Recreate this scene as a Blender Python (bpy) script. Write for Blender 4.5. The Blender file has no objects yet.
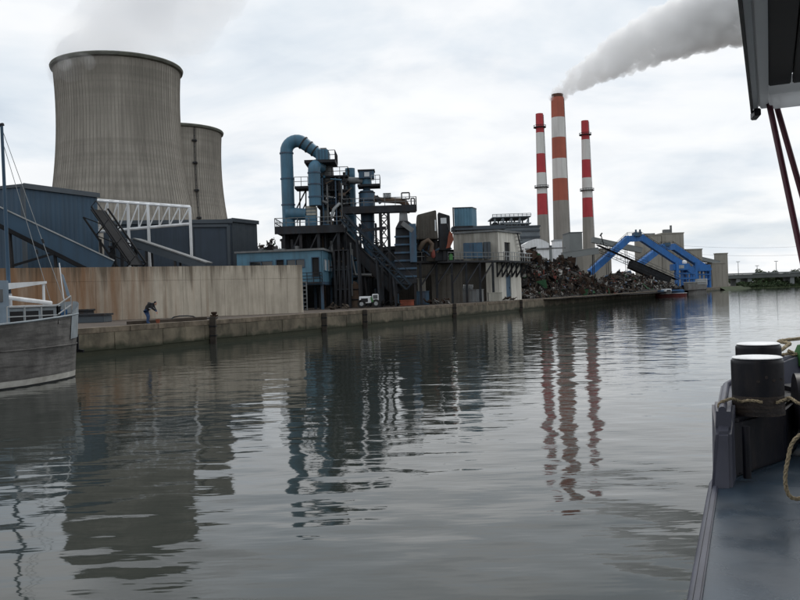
import bpy, bmesh, math, random
import numpy as np
from mathutils import Vector, Matrix, Euler, noise
random.seed(11); np.random.seed(11)
S = bpy.context.scene
C = S.collection
R = math.radians
# ------------------------------------------------------------------ camera
FPX, ROLL, EYE, HOR = 820.0, R(1.9), 3.2, 5.4       # focal length in photo pixels, roll, eye height, horizon offset
cam_data = bpy.data.cameras.new('camera'); cam = bpy.data.objects.new('camera', cam_data); C.objects.link(cam)
cam_data.sensor_width = 36; cam_data.lens = 36*FPX/800; cam_data.clip_start = .05; cam_data.clip_end = 12000
cam.matrix_world = Matrix.Translation((0, 0, EYE)) @ Matrix.Rotation(R(90)-math.atan(HOR/FPX), 4, 'X') @ Matrix.Rotation(-ROLL, 4, 'Z')
S.camera = cam
# ------------------------------------------------------------------ sky, sun, exposure
SUN_AZ, SUN_EL = R(32), R(48)                        # azimuth from +Y towards +X
W = bpy.data.worlds.new('World'); S.world = W; W.use_nodes = True
SKY_A, SKY_B = (14, 3, 7), (11, 2, 5)
def build_sky():
    nt = W.node_tree; N = nt.nodes; L = nt.links; N.clear()
    out = N.new('ShaderNodeOutputWorld'); bg = N.new('ShaderNodeBackground'); bg.inputs['Strength'].default_value = .1
    sky = N.new('ShaderNodeTexSky'); sky.sky_type = 'NISHITA'; sky.sun_disc = False
    sky.sun_elevation = SUN_EL; sky.sun_rotation = SUN_AZ; sky.dust_density = 2.0
    tc = N.new('ShaderNodeTexCoord'); sep = N.new('ShaderNodeSeparateXYZ'); L.new(tc.outputs['Generated'], sep.inputs[0])
    def math_(op, a, b=None):
        n = N.new('ShaderNodeMath'); n.operation = op
        for i, x in enumerate((a, b)):
            if x is None: continue
            if isinstance(x, (int, float)): n.inputs[i].default_value = x
            else: L.new(x, n.inputs[i])
        return n.outputs[0]
    zc = math_('ADD', math_('MAXIMUM', sep.outputs[2], 0.0), .19)
    cb = N.new('ShaderNodeCombineXYZ')
    L.new(math_('DIVIDE', sep.outputs[0], zc), cb.inputs[0]); L.new(math_('DIVIDE', sep.outputs[1], zc), cb.inputs[1])
    def nz(scale, det, rough, off, dist=0.0):
        mp = N.new('ShaderNodeMapping'); mp.inputs['Location'].default_value = off; L.new(cb.outputs[0], mp.inputs[0])
        n = N.new('ShaderNodeTexNoise'); n.inputs['Scale'].default_value = scale; n.inputs['Detail'].default_value = det
        n.inputs['Roughness'].default_value = rough; n.inputs['Distortion'].default_value = dist; L.new(mp.outputs[0], n.inputs[0])
        return n.outputs[0]
    def ramp(src, stops):
        r = N.new('ShaderNodeValToRGB'); L.new(src, r.inputs[0]); e = r.color_ramp.elements
        e[0].position, e[0].color = stops[0][0], (*stops[0][1], 1); e[1].position, e[1].color = stops[-1][0], (*stops[-1][1], 1)
        for p, c in stops[1:-1]:
            q = e.new(p); q.color = (*c, 1)
        return r.outputs[0]
    big = nz(.95, 6, .55, SKY_A, .35)
    shade = ramp(big, [(.30, (7.0, 7.8, 8.6)), (.42, (8.5, 9.0, 9.5)), (.50, (9.9, 10.05, 10.2)), (.70, (10.5, 10.55, 10.6))])
    fine = nz(2.6, 7, .52, SKY_B, .25)
    fr = ramp(fine, [(.32, (.86, .885, .915)), (.50, (.975, .983, .99)), (.58, (1, 1, 1)), (.8, (1.02, 1.02, 1.02))])
    mul = N.new('ShaderNodeMixRGB'); mul.blend_type = 'MULTIPLY'; mul.inputs[0].default_value = 1; L.new(shade, mul.inputs[1]); L.new(fr, mul.inputs[2])
    cov = ramp(nz(1.1, 6, .5, (3.2, 9.4, 1)), [(.34, (.84,)*3), (.52, (.97,)*3)])
    mix = N.new('ShaderNodeMixRGB'); L.new(cov, mix.inputs[0]); L.new(sky.outputs[0], mix.inputs[1]); L.new(mul.outputs[0], mix.inputs[2])
    L.new(mix.outputs[0], bg.inputs[0]); L.new(bg.outputs[0], out.inputs[0])
build_sky()
sd = bpy.data.lights.new('sun', 'SUN'); sd.energy = 1.0; sd.angle = R(18); sd.color = (1, .96, .9)
sun = bpy.data.objects.new('sun', sd); C.objects.link(sun)
sun.rotation_euler = Vector((-math.sin(SUN_AZ)*math.cos(SUN_EL), -math.cos(SUN_AZ)*math.cos(SUN_EL), -math.sin(SUN_EL))).to_track_quat('-Z', 'Y').to_euler()
S.view_settings.view_transform = 'Standard'; S.view_settings.look = 'None'; S.view_settings.exposure = 0; S.view_settings.gamma = 1
S.view_settings.use_curve_mapping = False
S.render.engine = 'CYCLES'
S.cycles.max_bounces = 10; S.cycles.diffuse_bounces = 3; S.cycles.glossy_bounces = 3; S.cycles.transmission_bounces = 4
S.cycles.volume_bounces = 8; S.cycles.transparent_max_bounces = 8; S.cycles.use_denoising = True; S.cycles.caustics_reflective = False
S.cycles.volume_step_rate = 2; S.cycles.volume_max_steps = 128

# ------------------------------------------------------------------ measuring: a photo pixel and a distance ahead give a point in the place
def lev(px, py):
    u, v = px-400, 300-py
    c, s = math.cos(ROLL), math.sin(ROLL)
    return u*c+v*s, -u*s+v*c
def P(px, py, D):
    u, v = lev(px, py)
    return Vector((u/FPX*D, D, EYE+(v-HOR)/FPX*D))
def Z(px, py, D): return P(px, py, D).z
def G(px, py, D, z): p = P(px, py, D); return Vector((p.x, D, z))
GZ = 1.75                                            # quay level above the water
DIR = Vector((.4472, .8944, 0)); NRM = Vector((-.8944, .4472, 0)); Q0 = Vector((-35.95, 17.98, 0))
def q(s, t, z=0): return Q0+DIR*s+NRM*t+Vector((0, 0, z))

# ------------------------------------------------------------------ materials
MATS = {}
def mat(name, col, rough=.7, var=.25, scale=1.5, col2=None, dirt=None, damt=.5, dscale=(1, 1, .12), metal=0., bump=0., bscale=8., spec=.4, rvar=None):
    m = bpy.data.materials.new(name); m.use_nodes = True; MATS[name] = m
    nt = m.node_tree; N = nt.nodes; L = nt.links; b = N['Principled BSDF']
    b.inputs['Roughness'].default_value = rough; b.inputs['Metallic'].default_value = metal
    b.inputs['Specular IOR Level'].default_value = spec
    tc = N.new('ShaderNodeTexCoord'); oi = N.new('ShaderNodeObjectInfo')
    n1 = N.new('ShaderNodeTexNoise'); n1.inputs['Scale'].default_value = scale; n1.inputs['Detail'].default_value = 8; n1.inputs['Roughness'].default_value = .6
    L.new(tc.outputs['Object'], n1.inputs[0])
    r1 = N.new('ShaderNodeValToRGB'); L.new(n1.outputs[0], r1.inputs[0])
    c2 = col2 or tuple(max(0, c*(1-var)) for c in col); hi = tuple(min(1, c*(1+var*.6)) for c in col)
    r1.color_ramp.elements[0].position = .32; r1.color_ramp.elements[0].color = (*c2, 1)
    r1.color_ramp.elements[1].position = .68; r1.color_ramp.elements[1].color = (*hi, 1)
    o = r1.outputs[0]
    if dirt:
        mp = N.new('ShaderNodeMapping'); mp.inputs['Scale'].default_value = dscale; L.new(tc.outputs['Object'], mp.inputs[0])
        n2 = N.new('ShaderNodeTexNoise'); n2.inputs['Scale'].default_value = 1.6; n2.inputs['Detail'].default_value = 9; n2.inputs['Roughness'].default_value = .65
        L.new(mp.outputs[0], n2.inputs[0])
        r2 = N.new('ShaderNodeValToRGB'); L.new(n2.outputs[0], r2.inputs[0])
        r2.color_ramp.elements[0].position = .45; r2.color_ramp.elements[0].color = (0, 0, 0, 1)
        r2.color_ramp.elements[1].position = .68; r2.color_ramp.elements[1].color = (damt, damt, damt, 1)
        mx = N.new('ShaderNodeMixRGB'); L.new(r2.outputs[0], mx.inputs[0]); L.new(o, mx.inputs[1]); mx.inputs[2].default_value = (*dirt, 1)
        o = mx.outputs[0]
    L.new(o, b.inputs['Base Color'])
    if rvar:
        n4 = N.new('ShaderNodeTexNoise'); n4.inputs['Scale'].default_value = rvar[2]; n4.inputs['Detail'].default_value = 5; L.new(tc.outputs['Object'], n4.inputs[0])
        m4 = N.new('ShaderNodeMapRange'); m4.inputs[1].default_value = .4; m4.inputs[2].default_value = .6; m4.inputs[3].default_value = rvar[0]; m4.inputs[4].default_value = rvar[1]; L.new(n4.outputs[0], m4.inputs[0]); L.new(m4.outputs[0], b.inputs['Roughness'])
    if bump:
        n3 = N.new('ShaderNodeTexNoise'); n3.inputs['Scale'].default_value = bscale; n3.inputs['Detail'].default_value = 6
        L.new(tc.outputs['Object'], n3.inputs[0])
        bp = N.new('ShaderNodeBump'); bp.inputs['Strength'].default_value = bump; bp.inputs['Distance'].default_value = .05
        L.new(n3.outputs[0], bp.inputs['Height']); L.new(bp.outputs[0], b.inputs['Normal'])
    return m
RUST = (.09, .035, .015); GRIME = (.03, .028, .025)
mat('tower_concrete', (.33, .308, .27), .9, .16, .06, dirt=(.15, .14, .122), damt=.6, dscale=(.25, .25, .012), bump=.1, bscale=1)
mat('tower_rib', (.255, .238, .21), .9, .2, .2)
mat('rim_concrete', (.12, .125, .105), .9, .3, .3)
mat('concrete', (.36, .34, .30), .9, .18, .5, dirt=(.12, .10, .075), damt=.6, dscale=(1.2, 1.2, .06), bump=.15)
mat('quay_concrete', (.15, .128, .092), .9, .5, .6, dirt=(.04, .038, .026), damt=.85, dscale=(.5, .5, .25), bump=.4, bscale=3)
mat('coping', (.16, .13, .095), .9, .45, 1.0, dirt=(.055, .042, .03), damt=.7, dscale=(1, 1, .6), bump=.3, bscale=4)
mat('yard_dirt', (.085, .066, .052), .95, .4, .25, dirt=(.05, .042, .035), damt=.7, dscale=(.4, .4, .4), bump=.3)
mat('station_blue', (.15, .175, .195), .7, .2, .2)
mat('grass', (.045, .06, .025), .95, .4, .2)
mat('blue_cladding', (.027, .066, .112), .55, .15, .3, dirt=(.02, .035, .05), damt=.5, dscale=(.8, .8, .05))
mat('slate_cladding', (.035, .052, .075), .6, .2, .3, dirt=(.02, .03, .04), damt=.5, dscale=(.8, .8, .05))
mat('slate_dark', (.022, .034, .048), .65, .3, .5, spec=.2)
mat('slate_trim', (.06, .075, .09), .6, .2, .5)
mat('pipe_blue', (.055, .15, .23), .5, .22, .35, dirt=(.05, .085, .11), damt=.6, dscale=(.9, .9, .1))
mat('cabin_blue', (.09, .205, .285), .55, .2, .4, dirt=(.06, .10, .13), damt=.6, dscale=(.9, .9, .1))
mat('dull_blue', (.045, .10, .16), .6, .3, .5, dirt=RUST, damt=.4, dscale=(.9, .9, .12))
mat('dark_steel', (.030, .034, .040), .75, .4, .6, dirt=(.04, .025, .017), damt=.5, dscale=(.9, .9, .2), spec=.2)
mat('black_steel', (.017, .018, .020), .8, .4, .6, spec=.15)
mat('grey_steel', (.16, .17, .175), .6, .3, .5, dirt=(.07, .05, .035), damt=.5, dscale=(.9, .9, .12))
mat('light_steel', (.33, .35, .36), .5, .2, .5, dirt=(.14, .13, .12), damt=.5, dscale=(.9, .9, .12))
mat('white_paint', (.72, .74, .76), .5, .08, .6, dirt=(.35, .34, .32), damt=.5, dscale=(.7, .7, .1))
mat('cream', (.42, .41, .36), .7, .15, .5, dirt=(.2, .18, .15), damt=.5, dscale=(.8, .8, .08))
mat('brown_duct', (.10, .075, .055), .75, .35, .8, dirt=RUST, damt=.6)
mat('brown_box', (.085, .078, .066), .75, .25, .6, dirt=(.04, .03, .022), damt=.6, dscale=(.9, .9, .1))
mat('orange_paint', (.25, .06, .03), .6, .3, 1, dirt=RUST, damt=.6)
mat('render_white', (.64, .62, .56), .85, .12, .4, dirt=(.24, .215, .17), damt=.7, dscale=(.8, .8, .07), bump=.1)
mat('render_shaded_and_block', (.36, .345, .305), .85, .2, .4, dirt=(.12, .105, .085), damt=.7, dscale=(.8, .8, .07), bump=.1)  # whitewash darkened to hold the side wall's shade; also colours a concrete block
mat('red_band', (.46, .045, .055), .7, .15, .12, dirt=(.24, .04, .04), damt=.7, dscale=(.3, .3, .02))
mat('salmon_band', (.40, .115, .075), .8, .12, .08, dirt=(.28, .09, .065), damt=.6, dscale=(.3, .3, .02))
mat('white_band', (.66, .66, .64), .8, .06, .08, dirt=(.48, .47, .45), damt=.7, dscale=(.3, .3, .02))
mat('stack_concrete', (.29, .275, .25), .9, .1, .08, dirt=(.2, .19, .17), damt=.7, dscale=(.3, .3, .02))
mat('stack_cap', (.10, .045, .03), .8, .2, .3)
mat('crane_blue', (.022, .135, .40), .55, .15, .3, dirt=(.03, .08, .17), damt=.5, dscale=(.5, .5, .1))
mat('silo_beige', (.30, .285, .25), .9, .1, .1, dirt=(.2, .185, .155), damt=.6, dscale=(.3, .3, .04))
mat('glass', (.02, .025, .03), .08, .2, 1, spec=.6)
mat('dark_opening', (.012, .012, .014), .8, .2, 1)
mat('pane_pale', (.55, .58, .60), .25, .15, 2)
mat('hull_grime', (.125, .12, .114), .75, .5, 1.2, dirt=(.03, .028, .027), damt=.9, dscale=(.35, .35, 3.4), bump=.25)
mat('hull_stripe', (.42, .41, .38), .7, .2, 1.5, dirt=(.2, .19, .16), damt=.6, dscale=(.6, .6, 1))
mat('hull_light', (.24, .275, .30), .6, .2, 1.2, dirt=(.12, .12, .12), damt=.6, dscale=(1, 1, .3))
mat('pale_blue', (.19, .25, .31), .6, .15, .8, dirt=(.09, .11, .13), damt=.5, dscale=(1, 1, .15))
mat('timber', (.035, .028, .022), .9, .4, 2, bump=.4)
mat('red_hull', (.11, .022, .02), .6, .3, 1)
mat('barge_grey', (.16, .16, .155), .7, .3, .5, dirt=(.08, .06, .045), damt=.6, dscale=(.6, .6, .2))
mat('tarp_blue', (.03, .10, .22), .7, .3, 1)
mat('bridge_dark', (.115, .125, .122), .9, .2, .1)
mat('bridge_grey', (.19, .205, .205), .85, .15, .1)
mat('deck_paint', (.034, .054, .077), .34, .25, 3.0, dirt=(.022, .034, .048), damt=.6, dscale=(1.5, 1.5, 1.5), bump=.015, bscale=60, spec=.5, rvar=(.2, .33, 2.2))
mat('boat_dark', (.006, .0065, .011), .42, .35, 4, dirt=(.026, .021, .02), damt=.6, dscale=(7, 7, 2.5), bump=.03, bscale=40, spec=.22)
mat('boat_grey', (.075, .078, .105), .45, .2, 3, dirt=(.04, .042, .055), damt=.5, dscale=(2, 2, 1), spec=.3)
mat('worn_steel', (.018, .013, .012), .6, .6, 9, dirt=(.06, .042, .03), damt=.8, dscale=(4, 4, 40), bump=.2, bscale=30)
mat('bollard_white', (.88, .89, .90), .5, .06, 12, dirt=(.45, .44, .42), damt=.4, dscale=(6, 6, 6))
mat('roof_light', (.88, .88, .88), .35, .03, 3, dirt=(.75, .76, .77), damt=.4, dscale=(2, 2, 2), spec=.6)
mat('roof_dark_edge', (.02, .018, .02), .5, .2, 4)
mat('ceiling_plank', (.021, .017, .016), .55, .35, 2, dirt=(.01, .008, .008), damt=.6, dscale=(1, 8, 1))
mat('maroon', (.085, .016, .030), .45, .2, 4)
mat('rope', (.38, .31, .20), .95, .4, 40, dirt=(.14, .10, .06), damt=.6, dscale=(30, 30, 30), bump=.6, bscale=120)
mat('green_paint', (.05, .17, .05), .6, .3, 1)
mat('leaf', (.058, .08, .04), .9, .45, .25); mat('leaf_dark', (.036, .062, .024), .9, .4, .25); mat('bark', (.05, .04, .03), .95, .3, 2)
mat('skin', (.42, .25, .18), .6, .1, 8); mat('jeans', (.03, .06, .14), .9, .25, 8); mat('dark_cloth', (.018, .018, .02), .9, .3, 8)
mat('hair', (.03, .025, .02), .8, .3, 20); mat('pale_cloth', (.45, .46, .48), .9, .2, 8)
mat('rubber', (.012, .012, .012), .8, .3, 6)
mat('scrap_rust', (.045, .029, .021), .95, .55, .9, spec=.15); mat('scrap_dark', (.016, .0145, .014), .9, .5, .9, spec=.15); mat('scrap_grey', (.10, .097, .093), .7, .4, .9, spec=.2)
mat('scrap_pale', (.27, .265, .25), .7, .3, .9, spec=.2); mat('scrap_brown', (.062, .050, .040), .95, .4, .9, spec=.15); mat('scrap_blue', (.05, .09, .15), .7, .3, .9); mat('scrap_green', (.03, .10, .045), .7, .3, .9)
mat('scrap_red', (.16, .04, .03), .8, .3, .9)

def fibreglass(m):          # thin white fibreglass: some daylight comes through
    nt = m.node_tree; N = nt.nodes; L = nt.links; b = N['Principled BSDF']; out = N['Material Output']
    t = N.new('ShaderNodeBsdfTranslucent'); t.inputs[0].default_value = (.86, .87, .88, 1); mx = N.new('ShaderNodeMixShader'); mx.inputs[0].default_value = .42
    L.new(b.outputs[0], mx.inputs[1]); L.new(t.outputs[0], mx.inputs[2]); L.new(mx.outputs[0], out.inputs[0])
fibreglass(MATS['roof_light'])
def clothes(m):
    nt = m.node_tree; N = nt.nodes; L = nt.links; b = N['Principled BSDF']; src = b.inputs['Base Color'].links[0].from_socket
    tc = N.new('ShaderNodeTexCoord'); sep = N.new('ShaderNodeSeparateXYZ'); L.new(tc.outputs['Object'], sep.inputs[0])
    g = N.new('ShaderNodeMath'); g.operation = 'GREATER_THAN'; g.inputs[1].default_value = 1.0; L.new(sep.outputs[2], g.inputs[0])
    mx = N.new('ShaderNodeMixRGB'); L.new(g.outputs[0], mx.inputs[0]); L.new(src, mx.inputs[1]); mx.inputs[2].default_value = (.02, .02, .023, 1); L.new(mx.outputs[0], b.inputs['Base Color'])
clothes(MATS['jeans'])
def quay_rust(m, name):       # rust-stained concrete: orange at one end of the wall where steel is stored behind it
    nt = m.node_tree; N = nt.nodes; L = nt.links; b = N['Principled BSDF']
    src = b.inputs['Base Color'].links[0].from_socket
    geo = N.new('ShaderNodeNewGeometry'); sep = N.new('ShaderNodeSeparateXYZ'); L.new(geo.outputs['Position'], sep.inputs[0])
    mp = N.new('ShaderNodeMapping'); mp.inputs['Scale'].default_value = (.55, .55, .035); L.new(geo.outputs['Position'], mp.inputs[0])
    n = N.new('ShaderNodeTexNoise'); n.inputs['Scale'].default_value = 2.0; n.inputs['Detail'].default_value = 9; n.inputs['Roughness'].default_value = .65; L.new(mp.outputs[0], n.inputs[0])
    mr = N.new('ShaderNodeMapRange'); mr.inputs[1].default_value = -32; mr.inputs[2].default_value = -16.0; mr.inputs[3].default_value = .38; mr.inputs[4].default_value = -.20
    L.new(sep.outputs[0], mr.inputs[0])
    a = N.new('ShaderNodeMath'); a.operation = 'ADD'; L.new(n.outputs[0], a.inputs[0]); L.new(mr.outputs[0], a.inputs[1])
    r = N.new('ShaderNodeValToRGB'); L.new(a.outputs[0], r.inputs[0]); e = r.color_ramp.elements
    e[0].position = .44; e[0].color = (0, 0, 0, 1); e[1].position = .86; e[1].color = (.85, .85, .85, 1)
    mx = N.new('ShaderNodeMixRGB'); L.new(r.outputs[0], mx.inputs[0]); L.new(src, mx.inputs[1]); mx.inputs[2].default_value = (.20, .095, .038, 1)
    # dark run-off from the top edge
    mp2 = N.new('ShaderNodeMapping'); mp2.inputs['Scale'].default_value = (1.5, 1.5, .05); L.new(geo.outputs['Position'], mp2.inputs[0])
    n2 = N.new('ShaderNodeTexNoise'); n2.inputs['Scale'].default_value = 1.3; n2.inputs['Detail'].default_value = 7; n2.inputs['Roughness'].default_value = .7; L.new(mp2.outputs[0], n2.inputs[0])
    hz = N.new('ShaderNodeMapRange'); hz.inputs[1].default_value = 3.6; hz.inputs[2].default_value = 6.4; hz.inputs[3].default_value = -.12; hz.inputs[4].default_value = .14; L.new(sep.outputs[2], hz.inputs[0])
    a2 = N.new('ShaderNodeMath'); a2.operation = 'ADD'; L.new(n2.outputs[0], a2.inputs[0]); L.new(hz.outputs[0], a2.inputs[1])
    r2 = N.new('ShaderNodeValToRGB'); L.new(a2.outputs[0], r2.inputs[0]); e = r2.color_ramp.elements
    e[0].position = .56; e[0].color = (0, 0, 0, 1); e[1].position = .74; e[1].color = (.8, .8, .8, 1)
    mx2 = N.new('ShaderNodeMixRGB'); L.new(r2.outputs[0], mx2.inputs[0]); L.new(mx.outputs[0], mx2.inputs[1]); mx2.inputs[2].default_value = (.085, .065, .045, 1)
    L.new(mx2.outputs[0], b.inputs['Base Color'])
quay_rust(mat('wall_panel', (.47, .42, .345), .9, .16, .4, dirt=(.17, .145, .11), damt=.6, dscale=(1.0, 1.0, .07), bump=.15), '')
def algae(m):
    nt = m.node_tree; N = nt.nodes; L = nt.links; b = N['Principled BSDF']; src = b.inputs['Base Color'].links[0].from_socket
    geo = N.new('ShaderNodeNewGeometry'); sep = N.new('ShaderNodeSeparateXYZ'); L.new(geo.outputs['Position'], sep.inputs[0])
    n = N.new('ShaderNodeTexNoise'); n.inputs['Scale'].default_value = .8; n.inputs['Detail'].default_value = 6; L.new(geo.outputs['Position'], n.inputs[0])
    mr = N.new('ShaderNodeMapRange'); mr.inputs[1].default_value = 0.0; mr.inputs[2].default_value = 1.0; mr.inputs[3].default_value = .55; mr.inputs[4].default_value = -.35; L.new(sep.outputs[2], mr.inputs[0])
    a = N.new('ShaderNodeMath'); a.operation = 'ADD'; L.new(n.outputs[0], a.inputs[0]); L.new(mr.outputs[0], a.inputs[1])
    r = N.new('ShaderNodeValToRGB'); L.new(a.outputs[0], r.inputs[0]); r.color_ramp.elements[0].position = .45; r.color_ramp.elements[0].color = (0, 0, 0, 1)
    r.color_ramp.elements[1].position = .7; r.color_ramp.elements[1].color = (.92,)*3+(1,)
    mx = N.new('ShaderNodeMixRGB'); L.new(r.outputs[0], mx.inputs[0]); L.new(src, mx.inputs[1]); mx.inputs[2].default_value = (.028, .032, .018, 1)
    L.new(mx.outputs[0], b.inputs['Base Color'])
algae(MATS['quay_concrete'])
def tower_weather(m):       # casting-lift rings and damp staining that reaches down from the rim
    nt = m.node_tree; N = nt.nodes; L = nt.links; b = N['Principled BSDF']; src = b.inputs['Base Color'].links[0].from_socket
    geo = N.new('ShaderNodeNewGeometry'); sep = N.new('ShaderNodeSeparateXYZ'); L.new(geo.outputs['Position'], sep.inputs[0])
    mp = N.new('ShaderNodeMapping'); mp.inputs['Scale'].default_value = (.09, .09, .012); L.new(geo.outputs['Position'], mp.inputs[0])
    n = N.new('ShaderNodeTexNoise'); n.inputs['Scale'].default_value = 1; n.inputs['Detail'].default_value = 8; n.inputs['Roughness'].default_value = .6; L.new(mp.outputs[0], n.inputs[0])
    mr = N.new('ShaderNodeMapRange'); mr.inputs[1].default_value = 45; mr.inputs[2].default_value = 112; mr.inputs[3].default_value = -.22; mr.inputs[4].default_value = .14; L.new(sep.outputs[2], mr.inputs[0])
    a = N.new('ShaderNodeMath'); a.operation = 'ADD'; L.new(n.outputs[0], a.inputs[0]); L.new(mr.outputs[0], a.inputs[1])
    r = N.new('ShaderNodeValToRGB'); L.new(a.outputs[0], r.inputs[0]); r.color_ramp.elements[0].position = .40; r.color_ramp.elements[0].color = (0, 0, 0, 1); r.color_ramp.elements[1].position = .68; r.color_ramp.elements[1].color = (.6, .6, .6, 1)
    mx = N.new('ShaderNodeMixRGB'); L.new(r.outputs[0], mx.inputs[0]); L.new(src, mx.inputs[1]); mx.inputs[2].default_value = (.15, .14, .12, 1)
    mp2 = N.new('ShaderNodeMapping'); mp2.inputs['Scale'].default_value = (.004, .004, .42); L.new(geo.outputs['Position'], mp2.inputs[0])
    n2 = N.new('ShaderNodeTexNoise'); n2.inputs['Scale'].default_value = 1; n2.inputs['Detail'].default_value = 2; L.new(mp2.outputs[0], n2.inputs[0])
    r2 = N.new('ShaderNodeValToRGB'); L.new(n2.outputs[0], r2.inputs[0]); r2.color_ramp.elements[0].position = .35; r2.color_ramp.elements[0].color = (.86, .86, .86, 1); r2.color_ramp.elements[1].position = .6; r2.color_ramp.elements[1].color = (1.04, 1.04, 1.04, 1)
    mu = N.new('ShaderNodeMixRGB'); mu.blend_type = 'MULTIPLY'; mu.inputs[0].default_value = 1; L.new(mx.outputs[0], mu.inputs[1]); L.new(r2.outputs[0], mu.inputs[2]); L.new(mu.outputs[0], b.inputs['Base Color'])
tower_weather(MATS['tower_concrete'])

# ------------------------------------------------------------------ building helpers
class Thing:
    def __init__(s, name, label, cat, loc, group=None, kind=None):
        s.o = bpy.data.objects.new(name, None); C.objects.link(s.o); s.loc = Vector(loc); s.o.location = s.loc; s.o.empty_display_size = .2
        tag(s.o, label, cat, group, kind)
def tag(o, label=None, cat=None, group=None, kind=None):
    if label: o['label'] = label
    if cat: o['category'] = cat
    if group: o['group'] = group
    if kind: o['kind'] = kind
class MB:
    def __init__(s): s.v = []; s.f = []; s.mi = []; s.cur = 0
    def _add(s, vs, fs):
        n = len(s.v); s.v += [tuple(p) for p in vs]; s.f += [tuple(i+n for i in f) for f in fs]; s.mi += [s.cur]*len(fs); return s
    def box(s, x0, x1, y0, y1, z0, z1):
        return s._add([(x0, y0, z0), (x1, y0, z0), (x1, y1, z0), (x0, y1, z0), (x0, y0, z1), (x1, y0, z1), (x1, y1, z1), (x0, y1, z1)],
                      [(3, 2, 1, 0), (4, 5, 6, 7), (0, 1, 5, 4), (1, 2, 6, 5), (2, 3, 7, 6), (3, 0, 4, 7)])
    def prism(s, pts, z0, z1):          # plan polygon, ccw from above; z0 / z1 may be lists
        n = len(pts); a = z0 if hasattr(z0, '__len__') else [z0]*n; b = z1 if hasattr(z1, '__len__') else [z1]*n
        vs = [(p[0], p[1], a[i]) for i, p in enumerate(pts)]+[(p[0], p[1], b[i]) for i, p in enumerate(pts)]
        return s._add(vs, [tuple(range(n-1, -1, -1)), tuple(range(n, 2*n))]+[(i, (i+1) % n, n+(i+1) % n, n+i) for i in range(n)])
    def hull8(s, pts):                  # 8 corners ordered like box
        return s._add(pts, [(3, 2, 1, 0), (4, 5, 6, 7), (0, 1, 5, 4), (1, 2, 6, 5), (2, 3, 7, 6), (3, 0, 4, 7)])
    def wall(s, a, b, th, z0, z1, z1b=None):     # upright slab whose front runs from a to b (plan points), going th away from the camera
        a = Vector((a[0], a[1])); b = Vector((b[0], b[1])); d = (b-a).normalized(); n = Vector((-d.y, d.x))*th
        return s.prism([a, b, b+n, a+n], z0, z1 if z1b is None else [z1, z1b, z1b, z1])
    def beam(s, a, b, w, h=None, up=(0, 0, 1)):
        a = Vector(a); b = Vector(b); h = h or w; d = (b-a).normalized(); u = Vector(up)
        if abs(d.dot(u)) > .98: u = Vector((0, 1, 0))
        x = d.cross(u).normalized()*w/2; y = x.cross(d).normalized()*h/2
        return s.hull8([a-x-y, b-x-y, b+x-y, a+x-y, a-x+y, b-x+y, b+x+y, a+x+y])
    def cyl(s, a, b, r0, r1=None, n=14):
        a = Vector(a); b = Vector(b); r1 = r0 if r1 is None else r1; d = (b-a).normalized(); u = Vector((0, 0, 1)) if abs(d.z) < .95 else Vector((1, 0, 0))
        x = d.cross(u).normalized(); y = d.cross(x); vs = []
        for c, r in ((a, r0), (b, r1)):
            vs += [c+x*(r*math.cos(i*2*math.pi/n))+y*(r*math.sin(i*2*math.pi/n)) for i in range(n)]
        return s._add(vs, [tuple(range(n)), tuple(range(2*n-1, n-1, -1))]+[(i, n+i, n+(i+1) % n, (i+1) % n) for i in range(n)])
    def tube(s, pts, r, n=12):
        pts = [Vector(p) for p in pts]; rs = r if hasattr(r, '__len__') else [r]*len(pts); vs = []; fs = []; x = None
        for i, p in enumerate(pts):
            d = (pts[min(i+1, len(pts)-1)]-pts[max(i-1, 0)]).normalized()
            if x is None: x = d.cross(Vector((0, 0, 1)) if abs(d.z) < .9 else Vector((0, 1, 0))).normalized()
            else: x = (x-d*x.dot(d)).normalized()
            y = d.cross(x); vs += [p+x*(rs[i]*math.cos(k*2*math.pi/n))+y*(rs[i]*math.sin(k*2*math.pi/n)) for k in range(n)]
            if i: fs += [((i-1)*n+k, (i-1)*n+(k+1) % n, i*n+(k+1) % n, i*n+k) for k in range(n)]
        fs += [tuple(range(n-1, -1, -1)), tuple(range((len(pts)-1)*n, len(pts)*n))]
        return s._add(vs, fs)
    def lathe(s, prof, c, n=32, cap=True):
        vs = []; fs = []
        for r, z in prof: vs += [(c[0]+r*math.cos(k*2*math.pi/n), c[1]+r*math.sin(k*2*math.pi/n), z) for k in range(n)]
        for i in range(1, len(prof)): fs += [((i-1)*n+k, (i-1)*n+(k+1) % n, i*n+(k+1) % n, i*n+k) for k in range(n)]
        if cap: fs += [tuple(range(n-1, -1, -1)), tuple(range((len(prof)-1)*n, len(prof)*n))]
        return s._add(vs, fs)
    def mesh(s, name, m, loc=(0, 0, 0), smooth=None, bevel=0):
        me = bpy.data.meshes.new(name); l = Vector(loc)
        me.from_pydata([(p[0]-l.x, p[1]-l.y, p[2]-l.z) for p in s.v], [], s.f)
        ms = m if isinstance(m, (list, tuple)) else [m]
        for x in ms: me.materials.append(MATS[x])
        if len(ms) > 1: me.polygons.foreach_set('material_index', s.mi)
        if bevel:
            bm = bmesh.new(); bm.from_mesh(me); bmesh.ops.bevel(bm, geom=bm.edges[:], offset=bevel, segments=2, affect='EDGES', clamp_overlap=True); bm.to_mesh(me); bm.free()
        if smooth:
            me.polygons.foreach_set('use_smooth', [True]*len(me.polygons)); me.set_sharp_from_angle(angle=R(smooth))
        me.update(); return me
    def part(s, name, m, th, parent=None, smooth=None, label=None, bevel=0, kind=None):   # parent: a part object -> this is a sub-part
        o = bpy.data.objects.new(name, s.mesh(name, m, th.loc, smooth, bevel)); C.objects.link(o); o.parent = parent or th.o
        tag(o, label, kind=kind); return o
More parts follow.
